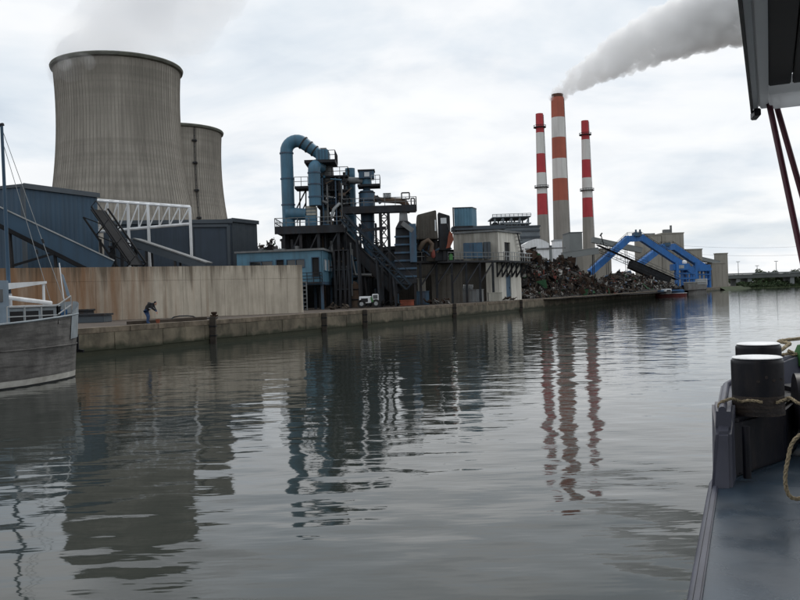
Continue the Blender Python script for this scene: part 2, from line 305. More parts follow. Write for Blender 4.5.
    def solo(s, name, m, label, cat, loc=(0, 0, 0), group=None, kind=None, smooth=None, bevel=0):
        o = bpy.data.objects.new(name, s.mesh(name, m, loc, smooth, bevel)); o.location = loc; C.objects.link(o); tag(o, label, cat, group, kind); return o
def rail(pts, h=1.05, step=1.5, r=.035, rails=2):
    m = MB(); pts = [Vector(p) for p in pts]; up = Vector((0, 0, 1))
    for a, b in zip(pts, pts[1:]):
        n = max(1, round((b-a).length/step))
        for i in range(n+1):
            c = a.lerp(b, i/n); m.beam(c, c+up*h, r*2)
        for k in range(rails): m.beam(a+up*h*(k+1)/rails, b+up*h*(k+1)/rails, r*2)
    return m
def ladder(a, b, w=.5, side=(1, 0, 0), step=.4, r=.03):
    m = MB(); a = Vector(a); b = Vector(b); sd = Vector(side).normalized()*w/2; n = max(2, int((b-a).length/step))
    m.beam(a-sd, b-sd, r*2); m.beam(a+sd, b+sd, r*2)
    for i in range(n+1): c = a.lerp(b, i/n); m.beam(c-sd, c+sd, r*1.6)
    return m
def arc(c, a0, a1, r, ax, ay, n=8):
    return [Vector(c)+Vector(ax)*r*math.cos(a0+(a1-a0)*i/n)+Vector(ay)*r*math.sin(a0+(a1-a0)*i/n) for i in range(n+1)]
def V2(p): return (p[0], p[1])
# ================================================================== SETTING
def build_water():
    def axis(lo, dense0, dense1, hi, d, g=1.18):
        a = list(np.arange(dense0, dense1+1e-6, d)); st = d
        while a[-1] < hi: st = min(st*g, 400); a.append(a[-1]+st)
        st = d
        while a[0] > lo: st = min(st*g, 400); a.insert(0, a[0]-st)
        return np.array(a)
    xs = axis(-3500, -30, 30, 3500, .12); ys = axis(-1500, 4, 80, 6000, .12)
    X, Y = np.meshgrid(xs, ys); Zz = np.zeros_like(X); rng = np.random.default_rng(5)
    patch = .8+.3*np.sin(X*.11+Y*.05+1)*np.sin(Y*.09-X*.04+.4)+.25*np.sin(Y*.23+X*.09)
    for i in range(44):
        lam = .5*(7.0**((i/43)**1.1)); th = math.pi/2+rng.normal(0, .85)+(math.pi if i % 2 else 0); ph = rng.uniform(0, 6.28)
        k = 2*math.pi/lam; Zz += (.0036/k*(1.0 if lam < 1.6 else .8))*np.sin(k*(X*math.cos(th)+Y*math.sin(th))+ph+.8*np.sin(X*.31+i)+.6*np.sin(Y*.27+2*i))
    dist = np.maximum(np.maximum(-30-X, X-30), np.maximum(4-Y, Y-80)); fade = np.clip(1-dist/12, 0, 1)
    Zz *= patch*fade
    nx, ny = len(xs), len(ys); me = bpy.data.meshes.new('river_water')
    idx = np.arange(nx*ny).reshape(ny, nx); F = np.stack([idx[:-1, :-1], idx[:-1, 1:], idx[1:, 1:], idx[1:, :-1]], -1).reshape(-1, 4)
    me.vertices.add(nx*ny); me.vertices.foreach_set('co', np.stack([X, Y, Zz], -1).astype(np.float32).ravel())
    me.loops.add(F.size); me.loops.foreach_set('vertex_index', F.ravel().astype(np.int32)); me.polygons.add(len(F))
    me.polygons.foreach_set('loop_start', (np.arange(len(F))*4).astype(np.int32)); me.polygons.foreach_set('use_smooth', np.ones(len(F), dtype=bool)); me.update(calc_edges=True)
    m = bpy.data.materials.new('water'); m.use_nodes = True; nt = m.node_tree; N = nt.nodes; L = nt.links; b = N['Principled BSDF']
    b.inputs['Base Color'].default_value = (.026, .031, .027, 1); b.inputs['Roughness'].default_value = .04; b.inputs['IOR'].default_value = 1.333
    b.inputs['Specular IOR Level'].default_value = .5
    geo = N.new('ShaderNodeNewGeometry')
    def bumpn(scale, mscale, strength, dist_, prev=None, det=3, gate=None):
        mp = N.new('ShaderNodeMapping'); mp.inputs['Scale'].default_value = mscale; mp.inputs['Rotation'].default_value = (0, 0, .25); L.new(geo.outputs['Position'], mp.inputs[0])
        n = N.new('ShaderNodeTexNoise'); n.inputs['Scale'].default_value = scale; n.inputs['Detail'].default_value = det; n.inputs['Roughness'].default_value = .5; L.new(mp.outputs[0], n.inputs[0])
        bp = N.new('ShaderNodeBump'); bp.inputs['Strength'].default_value = strength; bp.inputs['Distance'].default_value = dist_; L.new(n.outputs[0], bp.inputs['Height'])
        if gate:
            g = N.new('ShaderNodeMath'); g.operation = 'MULTIPLY'; L.new(gate, g.inputs[0]); g.inputs[1].default_value = strength; L.new(g.outputs[0], bp.inputs['Strength'])
        if prev: L.new(prev, bp.inputs['Normal'])
        return bp.outputs[0]
    gm = N.new('ShaderNodeMapping'); gm.inputs['Scale'].default_value = (.02, .05, 1); L.new(geo.outputs['Position'], gm.inputs[0])
    gn = N.new('ShaderNodeTexNoise'); gn.inputs['Scale'].default_value = 1.; gn.inputs['Detail'].default_value = 4; L.new(gm.outputs[0], gn.inputs[0])
    gr = N.new('ShaderNodeMapRange'); gr.inputs[1].default_value = .40; gr.inputs[2].default_value = .62; gr.inputs[3].default_value = .25; gr.inputs[4].default_value = 1.3; L.new(gn.outputs[0], gr.inputs[0])
    n1 = bumpn(.9, (.45, 1.5, 1), 1, .016); n2 = bumpn(3.2, (.6, 1.3, 1), 1, .0035, n1, gate=gr.outputs[0])
    L.new(n2, b.inputs['Normal'])
    me.materials.append(m); o = bpy.data.objects.new('river_water', me); C.objects.link(o); tag(o, 'grey-green rippled river water', kind='structure')
build_water()
SH = [q(s, .75) for s in (-160, 0, 150, 300, 440)]
far = [Vector((186, 452, 0)), Vector((208, 492, 0)), Vector((250, 506, 0)), Vector((420, 525, 0)), Vector((3500, 640, 0))]
m = MB(); m._add([(p.x, p.y, GZ) for p in SH+far]+[(5000, 7000, GZ), (-5000, 7000, GZ), (-5000, -400, GZ), (-250, -300, GZ)], [tuple(range(len(SH+far)+4))])
m.solo('ground', 'yard_dirt', 'brown dirt and gravel ground of the left bank', None, kind='structure')
rb = [q(s, -78) for s in (-160, 0, 150, 300)]+[Vector((230, 330, 0)), Vector((420, 410, 0)), Vector((3500, 520, 0))]
m = MB(); m._add([(p.x, p.y, 1.6) for p in rb]+[(3500, -400, 1.6), (100, -400, 1.6)], [tuple(range(len(rb)+1, -1, -1))])
m.solo('far_side_ground', 'grass', 'grassy ground of the right bank', None, kind='structure')
# bank slope at the far end of the river
m = MB()
for a, b in zip([SH[-1]]+far[:-1], far):
    d = (b-a).normalized(); n = Vector((d.y, -d.x, 0))*4
    m._add([(a.x+n.x, a.y+n.y, -.4), (b.x+n.x, b.y+n.y, -.4), (b.x, b.y, GZ), (a.x, a.y, GZ)], [(0, 1, 2, 3)])
m.solo('river_bank', 'grass', 'pale sloping bank at the far end of the river', None, kind='structure')
# quay: wall body + coping stones
qt = Thing('quay', 'old stained stone and concrete quay along the left bank', None, q(0, 0, 0), kind='structure')
m = MB(); m.prism([V2(q(-160, 0)), V2(q(440, 0)), V2(q(440, 1.2)), V2(q(-160, 1.2))], -1.5, GZ-.34); m.part('quay_face', 'quay_concrete', qt)
m = MB(); m.prism([V2(q(-160, .02)), V2(q(30, .02)), V2(q(30, .9)), V2(q(-160, .9))], GZ-.335, GZ+.004); m.part('coping_edge', 'coping', qt)
m = MB(); m.prism([V2(q(270, .02)), V2(q(440, .02)), V2(q(440, .9)), V2(q(270, .9))], GZ-.335, GZ+.004); m.part('coping_edge', 'coping', qt)
s = 30.0
while s < 270:
    w = 2.6 if s < 130 else 5.2; j = random.uniform(-.03, .03); dz = random.uniform(-.03, .02)
    m = MB(); m.prism([V2(q(s+.008, -.04+j)), V2(q(s+w-.01, -.04+j+random.uniform(-.03, .03))), V2(q(s+w-.01, .9)), V2(q(s+.008, .9))], GZ-.335, GZ+.005+max(0, dz)+.0); m.part('coping_stone', 'coping', qt, bevel=.015); s += w
# recessed pilaster blocks of the quay face
s = 31.0
while s < 150:
    w = random.choice((3.6, 4.4, 5.0)); m = MB(); m.prism([V2(q(s+.01, -.05)), V2(q(s+w-.015, -.05+random.uniform(-.03, .02))), V2(q(s+w-.015, .1)), V2(q(s+.01, .1))], .30+random.uniform(-.05, .05), GZ-.345); m.part('face_block', 'quay_concrete', qt, bevel=.03); s += w

def q_at(px, t=0.):   # quay station s seen at photo column px (near quay level)
    k = lev(px, 315)[0]/FPX; lam = (t+40.2)/(.4472-.8944*k); return lam*(k*.4472+.8944)
# fender posts + mooring posts on the quay
for px, top, lab in ((210, .25, 'thick dark timber fender post standing above the quay edge below the pale wall'), (322, .0, 'dark timber fender post on the quay face just right of the concrete wall'),
                     (363, .05, 'dark timber fender post on the quay face below the inclined conveyor'), (453, .1, 'dark timber fender post on the quay face left of the white building'), (520, .0, 'dark timber fender post on the quay face below the white building corner')):
    s = q_at(px); b = q(s, -.22, -.6); t_ = Thing('fender_post', lab, 'fender post', b, 'fender posts along the quay')
    m = MB(); m.box(b.x-.22, b.x+.22, b.y-.16, b.y+.16, -.6, GZ+top); m.part('post', 'timber', t_, bevel=.03)
    for z in (.55, 1.25):
        m = MB(); m.box(b.x-.25, b.x+.25, b.y-.19, b.y+.3, z, z+.1); m.part('iron_strap', 'black_steel', t_)
s = q_at(214, .7); b = q(s, .7, GZ); t_ = Thing('mooring_bollard', 'rusty double-headed mooring bollard on the quay edge', 'bollard', b)
m = MB(); m.lathe([(.22, GZ), (.16, GZ+.1), (.15, GZ+.4), (.24, GZ+.48), (.22, GZ+.6)], b, 14); m.part('post', 'scrap_rust', t_, smooth=40)
m = MB(); m.cyl(b+Vector((-.3, 0, .3)), b+Vector((.3, 0, .3)), .06); m.part('cross_bar', 'scrap_rust', t_)

# ================================================================== CONCRETE WALL
WA = G(-45, 300, 69.5, GZ); WB = G(303, 290, 80, GZ)
wd = (WB-WA); WL = wd.length; wd.normalize(); wn = Vector((-wd.y, wd.x, 0))
wt = Thing('concrete_wall', 'long pale concrete panel wall stained orange with rust at its left end', 'wall', WA)
ztop = [Z(0, 268, 71), Z(303, 265, 80)]
def wz(a): return ztop[0]+(ztop[1]-ztop[0])*(a/WL)
m = MB(); m.prism([V2(WA+wn*.12), V2(WB-wd*.05+wn*.12), V2(WB-wd*.05+wn*.5), V2(WA+wn*.5)], GZ-.1, [wz(0)-.05, wz(WL)-.05, wz(WL)-.05, wz(0)-.05]); m.part('wall_core', 'wall_panel', wt)
a = 0.0; rw = random.Random(4)
while a < WL-.2:
    w = min(rw.choice((2.0, 2.2, 1.6, 2.4)), WL-a)
    for (zz0, zz1) in ((GZ-.05, None), (None, 0)):
        j = rw.uniform(0, .03); hj = 1.28
        za, zb = wz(a), wz(a+w)
        m = MB(); p0, p1 = WA+wd*(a+.007)+wn*j, WA+wd*(a+w-.007)+wn*(j+rw.uniform(-.012, .012))
        if zz0 is not None: m.prism([V2(p0), V2(p1), V2(p1+wn*.14), V2(p0+wn*.14)], zz0, [za-hj-.006, zb-hj-.006, zb-hj-.006, za-hj-.006])
        else: m.prism([V2(p0), V2(p1), V2(p1+wn*.14), V2(p0+wn*.14)], [za-hj+.006, zb-hj+.006, zb-hj+.006, za-hj+.006], [za, zb, zb, za])
        m.part('panel', 'wall_panel', wt, bevel=.006)
    a += w

# ================================================================== COOLING TOWERS
def cooling_tower(px, D, zt, Rt, label, with_ladder):
    c = P(px, 200, D); th = Thing('cooling_tower', label, 'cooling tower', (c.x, D, GZ), 'concrete cooling towers')
    zth = zt*.82; bb = zt*.71; R0 = Rt/1.032
    def r(z): return R0*math.sqrt(1+((z-zth)/bb)**2)
    z0 = 9.0; prof = [(r(z0+(zt-z0)*i/30), z0+(zt-z0)*i/30) for i in range(31)]
    inner = [(rr-.6, z) for rr, z in reversed(prof)]
    m = MB(); m.lathe(prof+inner, c, 128, cap=False); m.part('shell', 'tower_concrete', th, smooth=40)
    m = MB(); m.lathe([(r(zt)+.0, zt-1.6), (r(zt)+1.0, zt-1.2), (r(zt)+1.3, zt-.2), (r(zt)+1.0, zt+.3), (r(zt)-.8, zt+.3), (r(zt)-.8, zt-1.6)], c, 128, cap=False); m.part('rim', 'rim_concrete', th, smooth=30)
    m = MB(); N = 110
    for k in range(N):
        a = k*2*math.pi/N; ca, sa = math.cos(a), math.sin(a)
        if sa > .35: continue
        tx, ty = -sa*.13, ca*.13; vs = []; fs = []
        for i, (rr, z) in enumerate(prof):
            for (rad, sgn) in ((rr-.05, 1), (rr+.16, 1), (rr+.16, -1), (rr-.05, -1)): vs.append((c.x+rad*ca+sgn*tx, c.y+rad*sa+sgn*ty, z))
            if i: fs += [((i-1)*4+e, (i-1)*4+e+1, i*4+e+1, i*4+e) for e in range(3)]
        m._add(vs, fs)
    m.part('shell_ribs', 'tower_rib', th, kind='stuff')
    m = MB(); n = 40
    for k in range(n):
        for e in (-.5, .5):
            a0 = k*2*math.pi/n; a1 = (k+e)*2*math.pi/n
            m.beam((c.x+r(0)*math.cos(a0), c.y+r(0)*math.sin(a0), GZ-.3), (c.x+(r(z0)-.3)*math.cos(a1), c.y+(r(z0)-.3)*math.sin(a1), z0+.6), .8)
    m.part('support_legs', 'tower_concrete', th, kind='stuff')
    if with_ladder:
        a = R(-90+38); m = MB()
        for i in range(30):
            (ra, za), (rb_, zb) = prof[i], prof[i+1]
            for e in (-.012, .012): m.beam((c.x+(ra+.7)*math.cos(a+e), c.y+(ra+.7)*math.sin(a+e), za), (c.x+(rb_+.7)*math.cos(a+e), c.y+(rb_+.7)*math.sin(a+e), zb), .22)
            m.beam((c.x+(ra+.7)*math.cos(a-.012), c.y+(ra+.7)*math.sin(a-.012), za), (c.x+(ra+.7)*math.cos(a+.012), c.y+(ra+.7)*math.sin(a+.012), za), .2)
        lo = m.part('ladder', 'dark_steel', th)
        for i in (8, 13, 18, 23, 27):
            rr, z = prof[i]; m = MB(); m.box(c.x+(rr+.6)*math.cos(a)-1.2, c.x+(rr+.6)*math.cos(a)+1.2, c.y+(rr+.9)*math.sin(a)-.9, c.y+(rr+.3)*math.sin(a)+.9, z, z+.9); m.part('rest_platform', 'dark_steel', th, lo)
    return c
cooling_tower(122.6, 369, Z(122.6, 70, 369), 60.4/FPX*369, 'larger, nearer concrete cooling tower with steam drifting off its rim', False)
cooling_tower(177.5, 492, Z(177, 133, 492), 45.5/FPX*492, 'farther cooling tower with a ladder, partly hidden behind the larger one', True)

# ================================================================== CHIMNEYS
def chimney(label, D, axis_px, ytop, wt, wb, bands, plats, cap=None):
    c = P(axis_px, 180, D); ax = c.x
    def zz(y): return P(axis_px, y, D).z
    zt = zz(ytop); zb = GZ-.2; th = Thing('chimney', label, 'chimney', (ax, D, GZ), 'striped power station chimneys')
    px = D/FPX
    def rad(z): yb = 245; f = (zt-z)/(zt-zz(yb)); return (wt+(wb-wt)*f)/2*px
    for y0, y1, mt in bands:
        za = zz(y0); zb_ = zz(y1) if y1 else zb; n = 3
        m = MB(); m.lathe([(rad(zb_+(za-zb_)*i/n), zb_+(za-zb_)*i/n) for i in range(n+1)], (ax, D), 32); m.part('shaft' if mt == 'stack_concrete' else 'painted_band', mt, th, smooth=40)
    if cap:
        z1 = zt; m = MB(); m.lathe([(rad(z1)*.88, z1-.05), (rad(z1)*.9, z1+2.6)], (ax, D), 32); m.part('flue_cap', 'stack_cap', th, smooth=40)
    for y in plats:
        z = zz(y); r = rad(z); m = MB(); m.lathe([(r-.1, z), (r+1.7, z), (r+1.7, z+.5), (r-.1, z+.5)], (ax, D), 24, cap=False); pl = m.part('platform', 'dark_steel', th)
        m = MB(); m.lathe([(r+1.55, z+1.5), (r+1.7, z+1.5), (r+1.7, z+1.8), (r+1.55, z+1.8)], (ax, D), 24, cap=False)
        for k in range(16): a = k*math.pi/8; m.beam((ax+(r+1.6)*math.cos(a), D+(r+1.6)*math.sin(a), z+.4), (ax+(r+1.6)*math.cos(a), D+(r+1.6)*math.sin(a), z+1.7), .15)
        m.part('railing', 'dark_steel', th, pl)
    a = R(-20); r0, r1 = rad(zb), rad(zt)
    m = ladder((ax+(r0+.25)*math.cos(a), D+(r0+.25)*math.sin(a), zb+2), (ax+(r1+.25)*math.cos(a), D+(r1+.25)*math.sin(a), zt-1), .9, (-math.sin(a), math.cos(a), 0), 1.2, .09); m.part('ladder', 'grey_steel', th)
    return c
RB, SB, WBd, SC = 'red_band', 'salmon_band', 'white_band', 'stack_concrete'
chimney('slim left red and white striped chimney with a dark walkway near its top', 600, 541.3, 114, 7.4, 11.5, [(114, 133, RB), (133, 154, WBd), (154, 173, RB), (173, 194, WBd), (194, 215, RB), (215, None, SC)], (128, 188))
CC = chimney('thick tallest central chimney with faded salmon and white bands, smoking', 620, 559.8, 98, 12.6, 16.5, [(98, 118, SB), (118, 138, WBd), (138, 159, SB), (159, 179, WBd), (179, 201, SB), (201, None, SC)], (), cap=True)
chimney('slim right red and white striped chimney, lowest of the three', 632, 586.5, 121, 7.2, 11.5, [(121, 140, RB), (140, 160, WBd), (160, 178, RB), (178, 198, WBd), (198, 217.5, RB), (217.5, None, SC)], (135.5, 191))

# ================================================================== SMOKE AND STEAM
def vol_mat(name, dens, col, aniso=.2, nscale=None, lo=.35, hi=.6):
    m = bpy.data.materials.new(name); m.use_nodes = True; nt = m.node_tree; N = nt.nodes; L = nt.links; N.clear()
    out = N.new('ShaderNodeOutputMaterial'); v = N.new('ShaderNodeVolumePrincipled'); v.inputs['Color'].default_value = (*col, 1); v.inputs['Density'].default_value = dens; v.inputs['Anisotropy'].default_value = aniso
    L.new(v.outputs[0], out.inputs['Volume']); MATS[name] = m
    if nscale:
        tc = N.new('ShaderNodeTexCoord'); n = N.new('ShaderNodeTexNoise'); n.inputs['Scale'].default_value = nscale; n.inputs['Detail'].default_value = 3; L.new(tc.outputs['Object'], n.inputs[0])
        mr = N.new('ShaderNodeMapRange'); mr.inputs[1].default_value = lo; mr.inputs[2].default_value = hi; mr.inputs[3].default_value = 0; mr.inputs[4].default_value = dens; L.new(n.outputs[0], mr.inputs[0]); L.new(mr.outputs[0], v.inputs['Density'])
    return m
def billow(name, label, spheres, voxel, matname, disp, dscale, loc):
    bm = bmesh.new(); l = Vector(loc)
    bmesh.ops.create_icosphere(bm, subdivisions=2, radius=1); bm.verts.index_update(); sv = np.array([v.co[:] for v in bm.verts]); sf = [tuple(v.index for v in f.verts) for f in bm.faces]; bm.free()
    vs = np.concatenate([sv*r+np.array(Vector(c)-l) for c, r in spheres]); fs = [tuple(i+k*len(sv) for i in f) for k in range(len(spheres)) for f in sf]
    me = bpy.data.meshes.new(name); me.from_pydata(vs.tolist(), [], fs); me.materials.append(MATS[matname])
    o = bpy.data.objects.new(name, me); o.location = l; C.objects.link(o); tag(o, label, None, kind='stuff')
    rm = o.modifiers.new('merge', 'REMESH'); rm.mode = 'VOXEL'; rm.voxel_size = voxel
    for i, (ds, dd) in enumerate(zip(dscale, disp)):
        tx = bpy.data.textures.new(name+'_puffs', 'CLOUDS'); tx.noise_scale = ds; tx.noise_depth = 2
        dm = o.modifiers.new('puffs', 'DISPLACE'); dm.texture = tx; dm.strength = dd; dm.mid_level = .5; dm.texture_coords = 'LOCAL'
    return o
vol_mat('smoke', .19, (.997, .998, 1.0), .5)
vol_mat('steam', .026, (.90, .91, .93), .3, .012, .34, .62)
path = [(557, 98.5, 8), (559.5, 94, 8), (565.5, 88.5, 9), (576, 81, 11.5), (590, 73, 13.5), (606, 64, 17), (624, 54, 20.5), (644, 44, 23), (664, 35, 25), (686, 27, 26), (710, 18, 30), (736, 9, 33), (768, -3, 38), (805, -14, 42), (850, -25, 46)]
rs = random.Random(8); sp = []
for (a, b) in zip(path, path[1:]):
    n = 7 if a[2] < 11 else (18 if a[2] < 25 else 30)
    for i in range(n):
        f = (i+rs.random())/n; x, y, r = (a[j]+(b[j]-a[j])*f for j in range(3)); ang = rs.uniform(0, 6.28); dr = r*math.sqrt(rs.random())*(.5 if r < 14 else .72)
        c = P(x+dr*math.cos(ang)*.9, y+dr*math.sin(ang)*.9, 620+(x-557)*.12); c.y += rs.uniform(-.6, .6)*r*.75; sp.append((c, r*.75*(rs.uniform(.42, .62) if r < 14 else rs.uniform(.24, .5))))
        for e in range(4):      # cauliflower lobes round the body
            an = rs.uniform(0, 6.28); c2_ = P(x+r*.9*math.cos(an), y+r*.9*math.sin(an), 620+(x-557)*.12); c2_.y += rs.uniform(-.7, .3)*r*.75; sp.append((c2_, r*.75*rs.uniform(.10, .30)))
billow('chimney_smoke', 'grey white smoke plume trailing right from the tallest chimney', sp, .9, 'smoke', (3.2, 2.2, 1.2), (7, 3, 1.4), P(557, 97, 620))
sp = []
for i in range(46):
    f = i/45; x = 118+f*60+rs.uniform(-1, 1)*(52+20*f); y = 66-f*78+rs.uniform(-6, 6)
    c = P(x, y, 369+rs.uniform(-18, 18)); sp.append((c, rs.uniform(8, 15)*(1+.5*f)))
billow('tower_steam', 'faint veil of steam rising off the larger cooling tower', sp, 3.5, 'steam', (9,), (14,), P(116, 60, 369))
vol_mat('steam_wisp', .045, (.98, .98, .99), .3, .12, .42, .66)
sp = [(P(62+i*3.6, 62+3*math.sin(i*.9)-i*.2, 334+rs.uniform(-3, 3)), rs.uniform(1.6, 3.2)) for i in range(10)]
billow('tower_wisp', 'white wisp of steam spilling over the left rim of the larger cooling tower', sp, 1.0, 'steam_wisp', (2.5,), (4,), P(70, 66, 340))
# ================================================================== LEFT BUILDINGS
def corrugated(m, a, b, z0, z1, z1b=None, pitch=.5, depth=.022):    # trapezoid-ribbed sheet from a to b
    a = Vector((a[0], a[1], 0)); b = Vector((b[0], b[1], 0)); d = (b-a); Ln = d.length; d.normalize(); n = Vector((d.y, -d.x, 0)); k = max(1, int(Ln/pitch)); vs = []; fs = []
    prof = [(0, 0), (.35, 0), (.45, depth), (.9, depth), (1, 0)]; pts = []
    for i in range(k): pts += [((i+f)*Ln/k, o) for f, o in prof[:-1]]
    pts.append((Ln, 0)); z1b = z1 if z1b is None else z1b
    for s_, o in pts:
        p = a+d*s_+n*o; zt = z1+(z1b-z1)*s_/Ln; vs += [(p.x, p.y, z0), (p.x, p.y, zt)]
    fs = [(2*i, 2*i+2, 2*i+3, 2*i+1) for i in range(len(pts)-1)]
    return m._add(vs, fs)
def shed(name, label, FL, FR, side_len, z0, zl, zr, wmat, trim, left_face=True, pitch=.6, group=None):
    """cladded hall: front from FL to FR (plan points), running side_len back"""
    FL = Vector((FL[0], FL[1], 0)); FR = Vector((FR[0], FR[1], 0)); d = (FR-FL).normalized(); n = Vector((-d.y, d.x, 0))*side_len
    th = Thing(name, label, 'building', (FL.x, FL.y, z0), group)
    m = MB(); corrugated(m, FL, FR, z0, zl, zr, pitch); m.part('front_cladding', wmat, th)
    m = MB(); corrugated(m, FL+n, FL, z0, zl, zl, pitch); m.part('side_cladding', wmat, th)
    m = MB(); corrugated(m, FR, FR+n, z0, zr, zr, pitch); corrugated(m, FR+n, FL+n, z0, zr, zl, pitch); m.part('rear_cladding', wmat, th)
    e = d*.15; k = n.normalized()*.15
    m = MB(); m.prism([V2(FL-e-k), V2(FR+e-k), V2(FR+n+e+k), V2(FL+n-e+k)], [zl, zr, zr, zl], [zl+.3, zr+.3, zr+.3, zl+.3]); rf = m.part('roof', trim, th)
    m = MB(); up = Vector((0, 0, .35)); m.beam((FL-e-k*1.4)+Vector((0, 0, zl+.1)), (FR+e-k*1.4)+Vector((0, 0, zr+.1)), .12, .5); m.part('gutter', trim, th, rf)
    return th, d, n
ZT = Z(25, 187, 80)
A_ = G(25, 230, 80, 0); B_ = G(98.5, 230, 89.5, 0)
th, d_, n_ = shed('cladded_hall', 'tall dark blue corrugated hall at the far left behind the wall', A_, B_, 22, GZ, ZT, ZT+.1, 'blue_cladding', 'slate_trim')
m = MB(); m.beam(Vector((A_.x, A_.y-.12, GZ)), Vector((A_.x, A_.y-.12, ZT)), .35); m.part('corner_trim', 'slate_trim', th)
# slate hall
A2 = G(104, 240, 104, 0); B2 = G(232, 240, 108, 0); zA = Z(190, 222, 106)
th, d_, n_ = shed('slate_hall', 'low dark slate blue hall behind the white truss frame', A2, B2, 20, GZ, Z(110, 233, 104)+1.2, zA, 'slate_cladding', 'slate_trim')
m = MB(); z0_ = Z(210, 263, 107); p0 = G(193, 240, 106.5, 0); p1 = G(229, 240, 107.5, 0); zt_ = Z(210, 226, 107)
for a, b in ((p0+Vector((0, 0, GZ)), p0+Vector((0, 0, zt_))), (p1+Vector((0, 0, GZ)), p1+Vector((0, 0, zt_))), (p0+Vector((0, 0, zt_)), p1+Vector((0, 0, zt_)))): m.beam(a-Vector((0, .2, 0)), b-Vector((0, .2, 0)), .35)
m.part('door_frame', 'slate_trim', th)
m = MB(); m.wall(p0+Vector((.2, -.14, 0)), p1+Vector((-.2, -.14, 0)), .05, GZ, zt_-.2); m.part('sliding_door', 'slate_cladding', th)
th, d_, n_ = shed('hall_lit_end', 'right end face of the slate hall, its brighter light put into paler cladding', G(232.4, 240, 108.4, 0), G(257.5, 240, 112, 0), 16, GZ, Z(235, 221, 109), Z(257, 223.5, 112), 'slate_trim', 'slate_trim', pitch=.9)  # end face of the hall: brighter light painted in as paler cladding

# white truss frame
def tbar(m, a, b, r=.16): return m.cyl(a, b, r*.65, n=8)
tD = 92; th = Thing('truss_frame', 'white tubular steel truss frame on posts beside the blue hall', 'truss', G(99, 300, tD, GZ))
for dd, nm in ((0, 'front_truss'), (4.5, 'rear_truss')):
    nP = 9; top = [P(98+92*i_/nP, 201+6.5*i_/nP-(1.2 if dd else 0), tD+dd) for i_ in range(nP+1)]
    bot = [P(98+92*i_/nP, 232-8*i_/nP, tD+dd) for i_ in range(nP+1)]
    m = MB(); m.tube(top, .12, 8); m.part('top_chord', 'white_paint', th, smooth=40)
    m = MB(); m.tube(bot, .17, 8); m.part('bottom_chord', 'white_paint', th, smooth=40)
    for i in range(nP):
        m = MB(); tbar(m, bot[i], top[i+1], .11); m.part('diagonal', 'white_paint', th, smooth=40)
        if i: m = MB(); tbar(m, bot[i], top[i], .11); m.part('strut', 'white_paint', th, smooth=40)
    if not dd: T0, Bo0 = top, bot
    else:
        for i in range(nP+1):
            m = MB(); tbar(m, T0[i], top[i], .11); m.part('cross_tie', 'white_paint', th, smooth=40)
            if i < nP: m = MB(); tbar(m, T0[i], top[i+1], .09); m.part('cross_brace', 'white_paint', th, smooth=40)
for x in (128, 148, 190):
    a = P(x, 204 if x < 140 else (205 if x < 160 else 207), tD-.1); m = MB(); m.box(a.x-.13, a.x+.13, a.y-.13, a.y+.13, GZ, a.z); m.part('post', 'white_paint', th)

# conveyors of the left yard
def conveyor(name, label, a, b, w, h, body, edge, legs=(), railm=None, cover=False, rung=True):
    a, b = Vector(a), Vector(b); th = Thing(name, label, 'conveyor', (a.x, a.y, GZ)); d = (b-a).normalized(); sd = d.cross(Vector((0, 0, 1))).normalized(); up = sd.cross(d).normalized()
    if up.z < 0: up = -up
    if cover:
        m = MB(); m.beam(a, b, w, h); m.part('gallery', body, th)
        m = MB(); m.beam(a+up*(h/2+.06), b+up*(h/2+.06), w+.2, .12); m.part('gallery_roof', edge, th)
    else:
        for s_ in (-1, 1):
            m = MB(); o = sd*s_*w/2; m.beam(a+o+up*h/2, b+o+up*h/2, .14, .16); m.beam(a+o-up*h/2, b+o-up*h/2, .14, .16); n = max(2, int((b-a).length/(h*1.3)))
            for i in range(n):
                p0_, p1_ = a.lerp(b, i/n)+o, a.lerp(b, (i+1)/n)+o; m.beam(p0_-up*h/2, p1_+up*h/2, .09); m.beam(p1_-up*h/2, p1_+up*h/2, .09)
            m.part('side_truss', body, th)
        m = MB(); m.beam(a+up*h*.28, b+up*h*.28, w*.9, .10); m.part('belt', 'black_steel', th)
    m = MB(); o = sd*(w/2+.1); m.beam(a+o+up*(h/2+.9), b+o+up*(h/2+.9), .09); n = max(2, int((b-a).length/2))
    for i in range(n+1): p_ = a.lerp(b, i/n)+o; m.beam(p_+up*h/2, p_+up*(h/2+.9), .06)
    if railm: m.part('handrail', railm, th)
    for f in legs:
        p_ = a.lerp(b, f)
        for s_ in (-1, 1):
            m = MB(); o = sd*s_*w*.4; m.beam(p_+o-up*h/2, Vector((p_.x+o.x*1.3, p_.y+o.y*1.3, GZ)), .22); m.part('leg', 'dark_steel', th)
    return th
th = conveyor('covered_conveyor', 'sloping blue covered conveyor with a pale top edge in front of the blue hall', P(-30, 204, 73), P(110, 269, 77.5), 1.6, 1.55, 'blue_cladding', 'light_steel', (.3, .62), None, True)
a, b = P(-25, 213.5, 71.9), P(84, 268, 76.0); m = MB(); m.beam(a, b, .5, .35); m.part('lower_beam', 'black_steel', th)
m = MB(); m.beam(P(12, 266, 73), P(54, 253.5, 74.5), .22); m.part('brace', 'black_steel', th)
conveyor('trestle_conveyor', 'steep dark trestle conveyor rising behind the wall beside the white truss', P(96, 213, 84), P(134, 268, 82), 2.2, 1.5, 'black_steel', 'black_steel', (.4,), 'dark_steel')
m_ = conveyor('ramp_conveyor', 'shallow slate conveyor sloping down to the right behind the wall', P(136, 243, 88), P(208, 267, 86), 1.4, .8, 'slate_trim', 'grey_steel', (.2, .6), None, True)
th = Thing('support_walkway', 'dark steel support frame with walkway below the white truss', 'walkway', G(125, 300, 90, GZ))
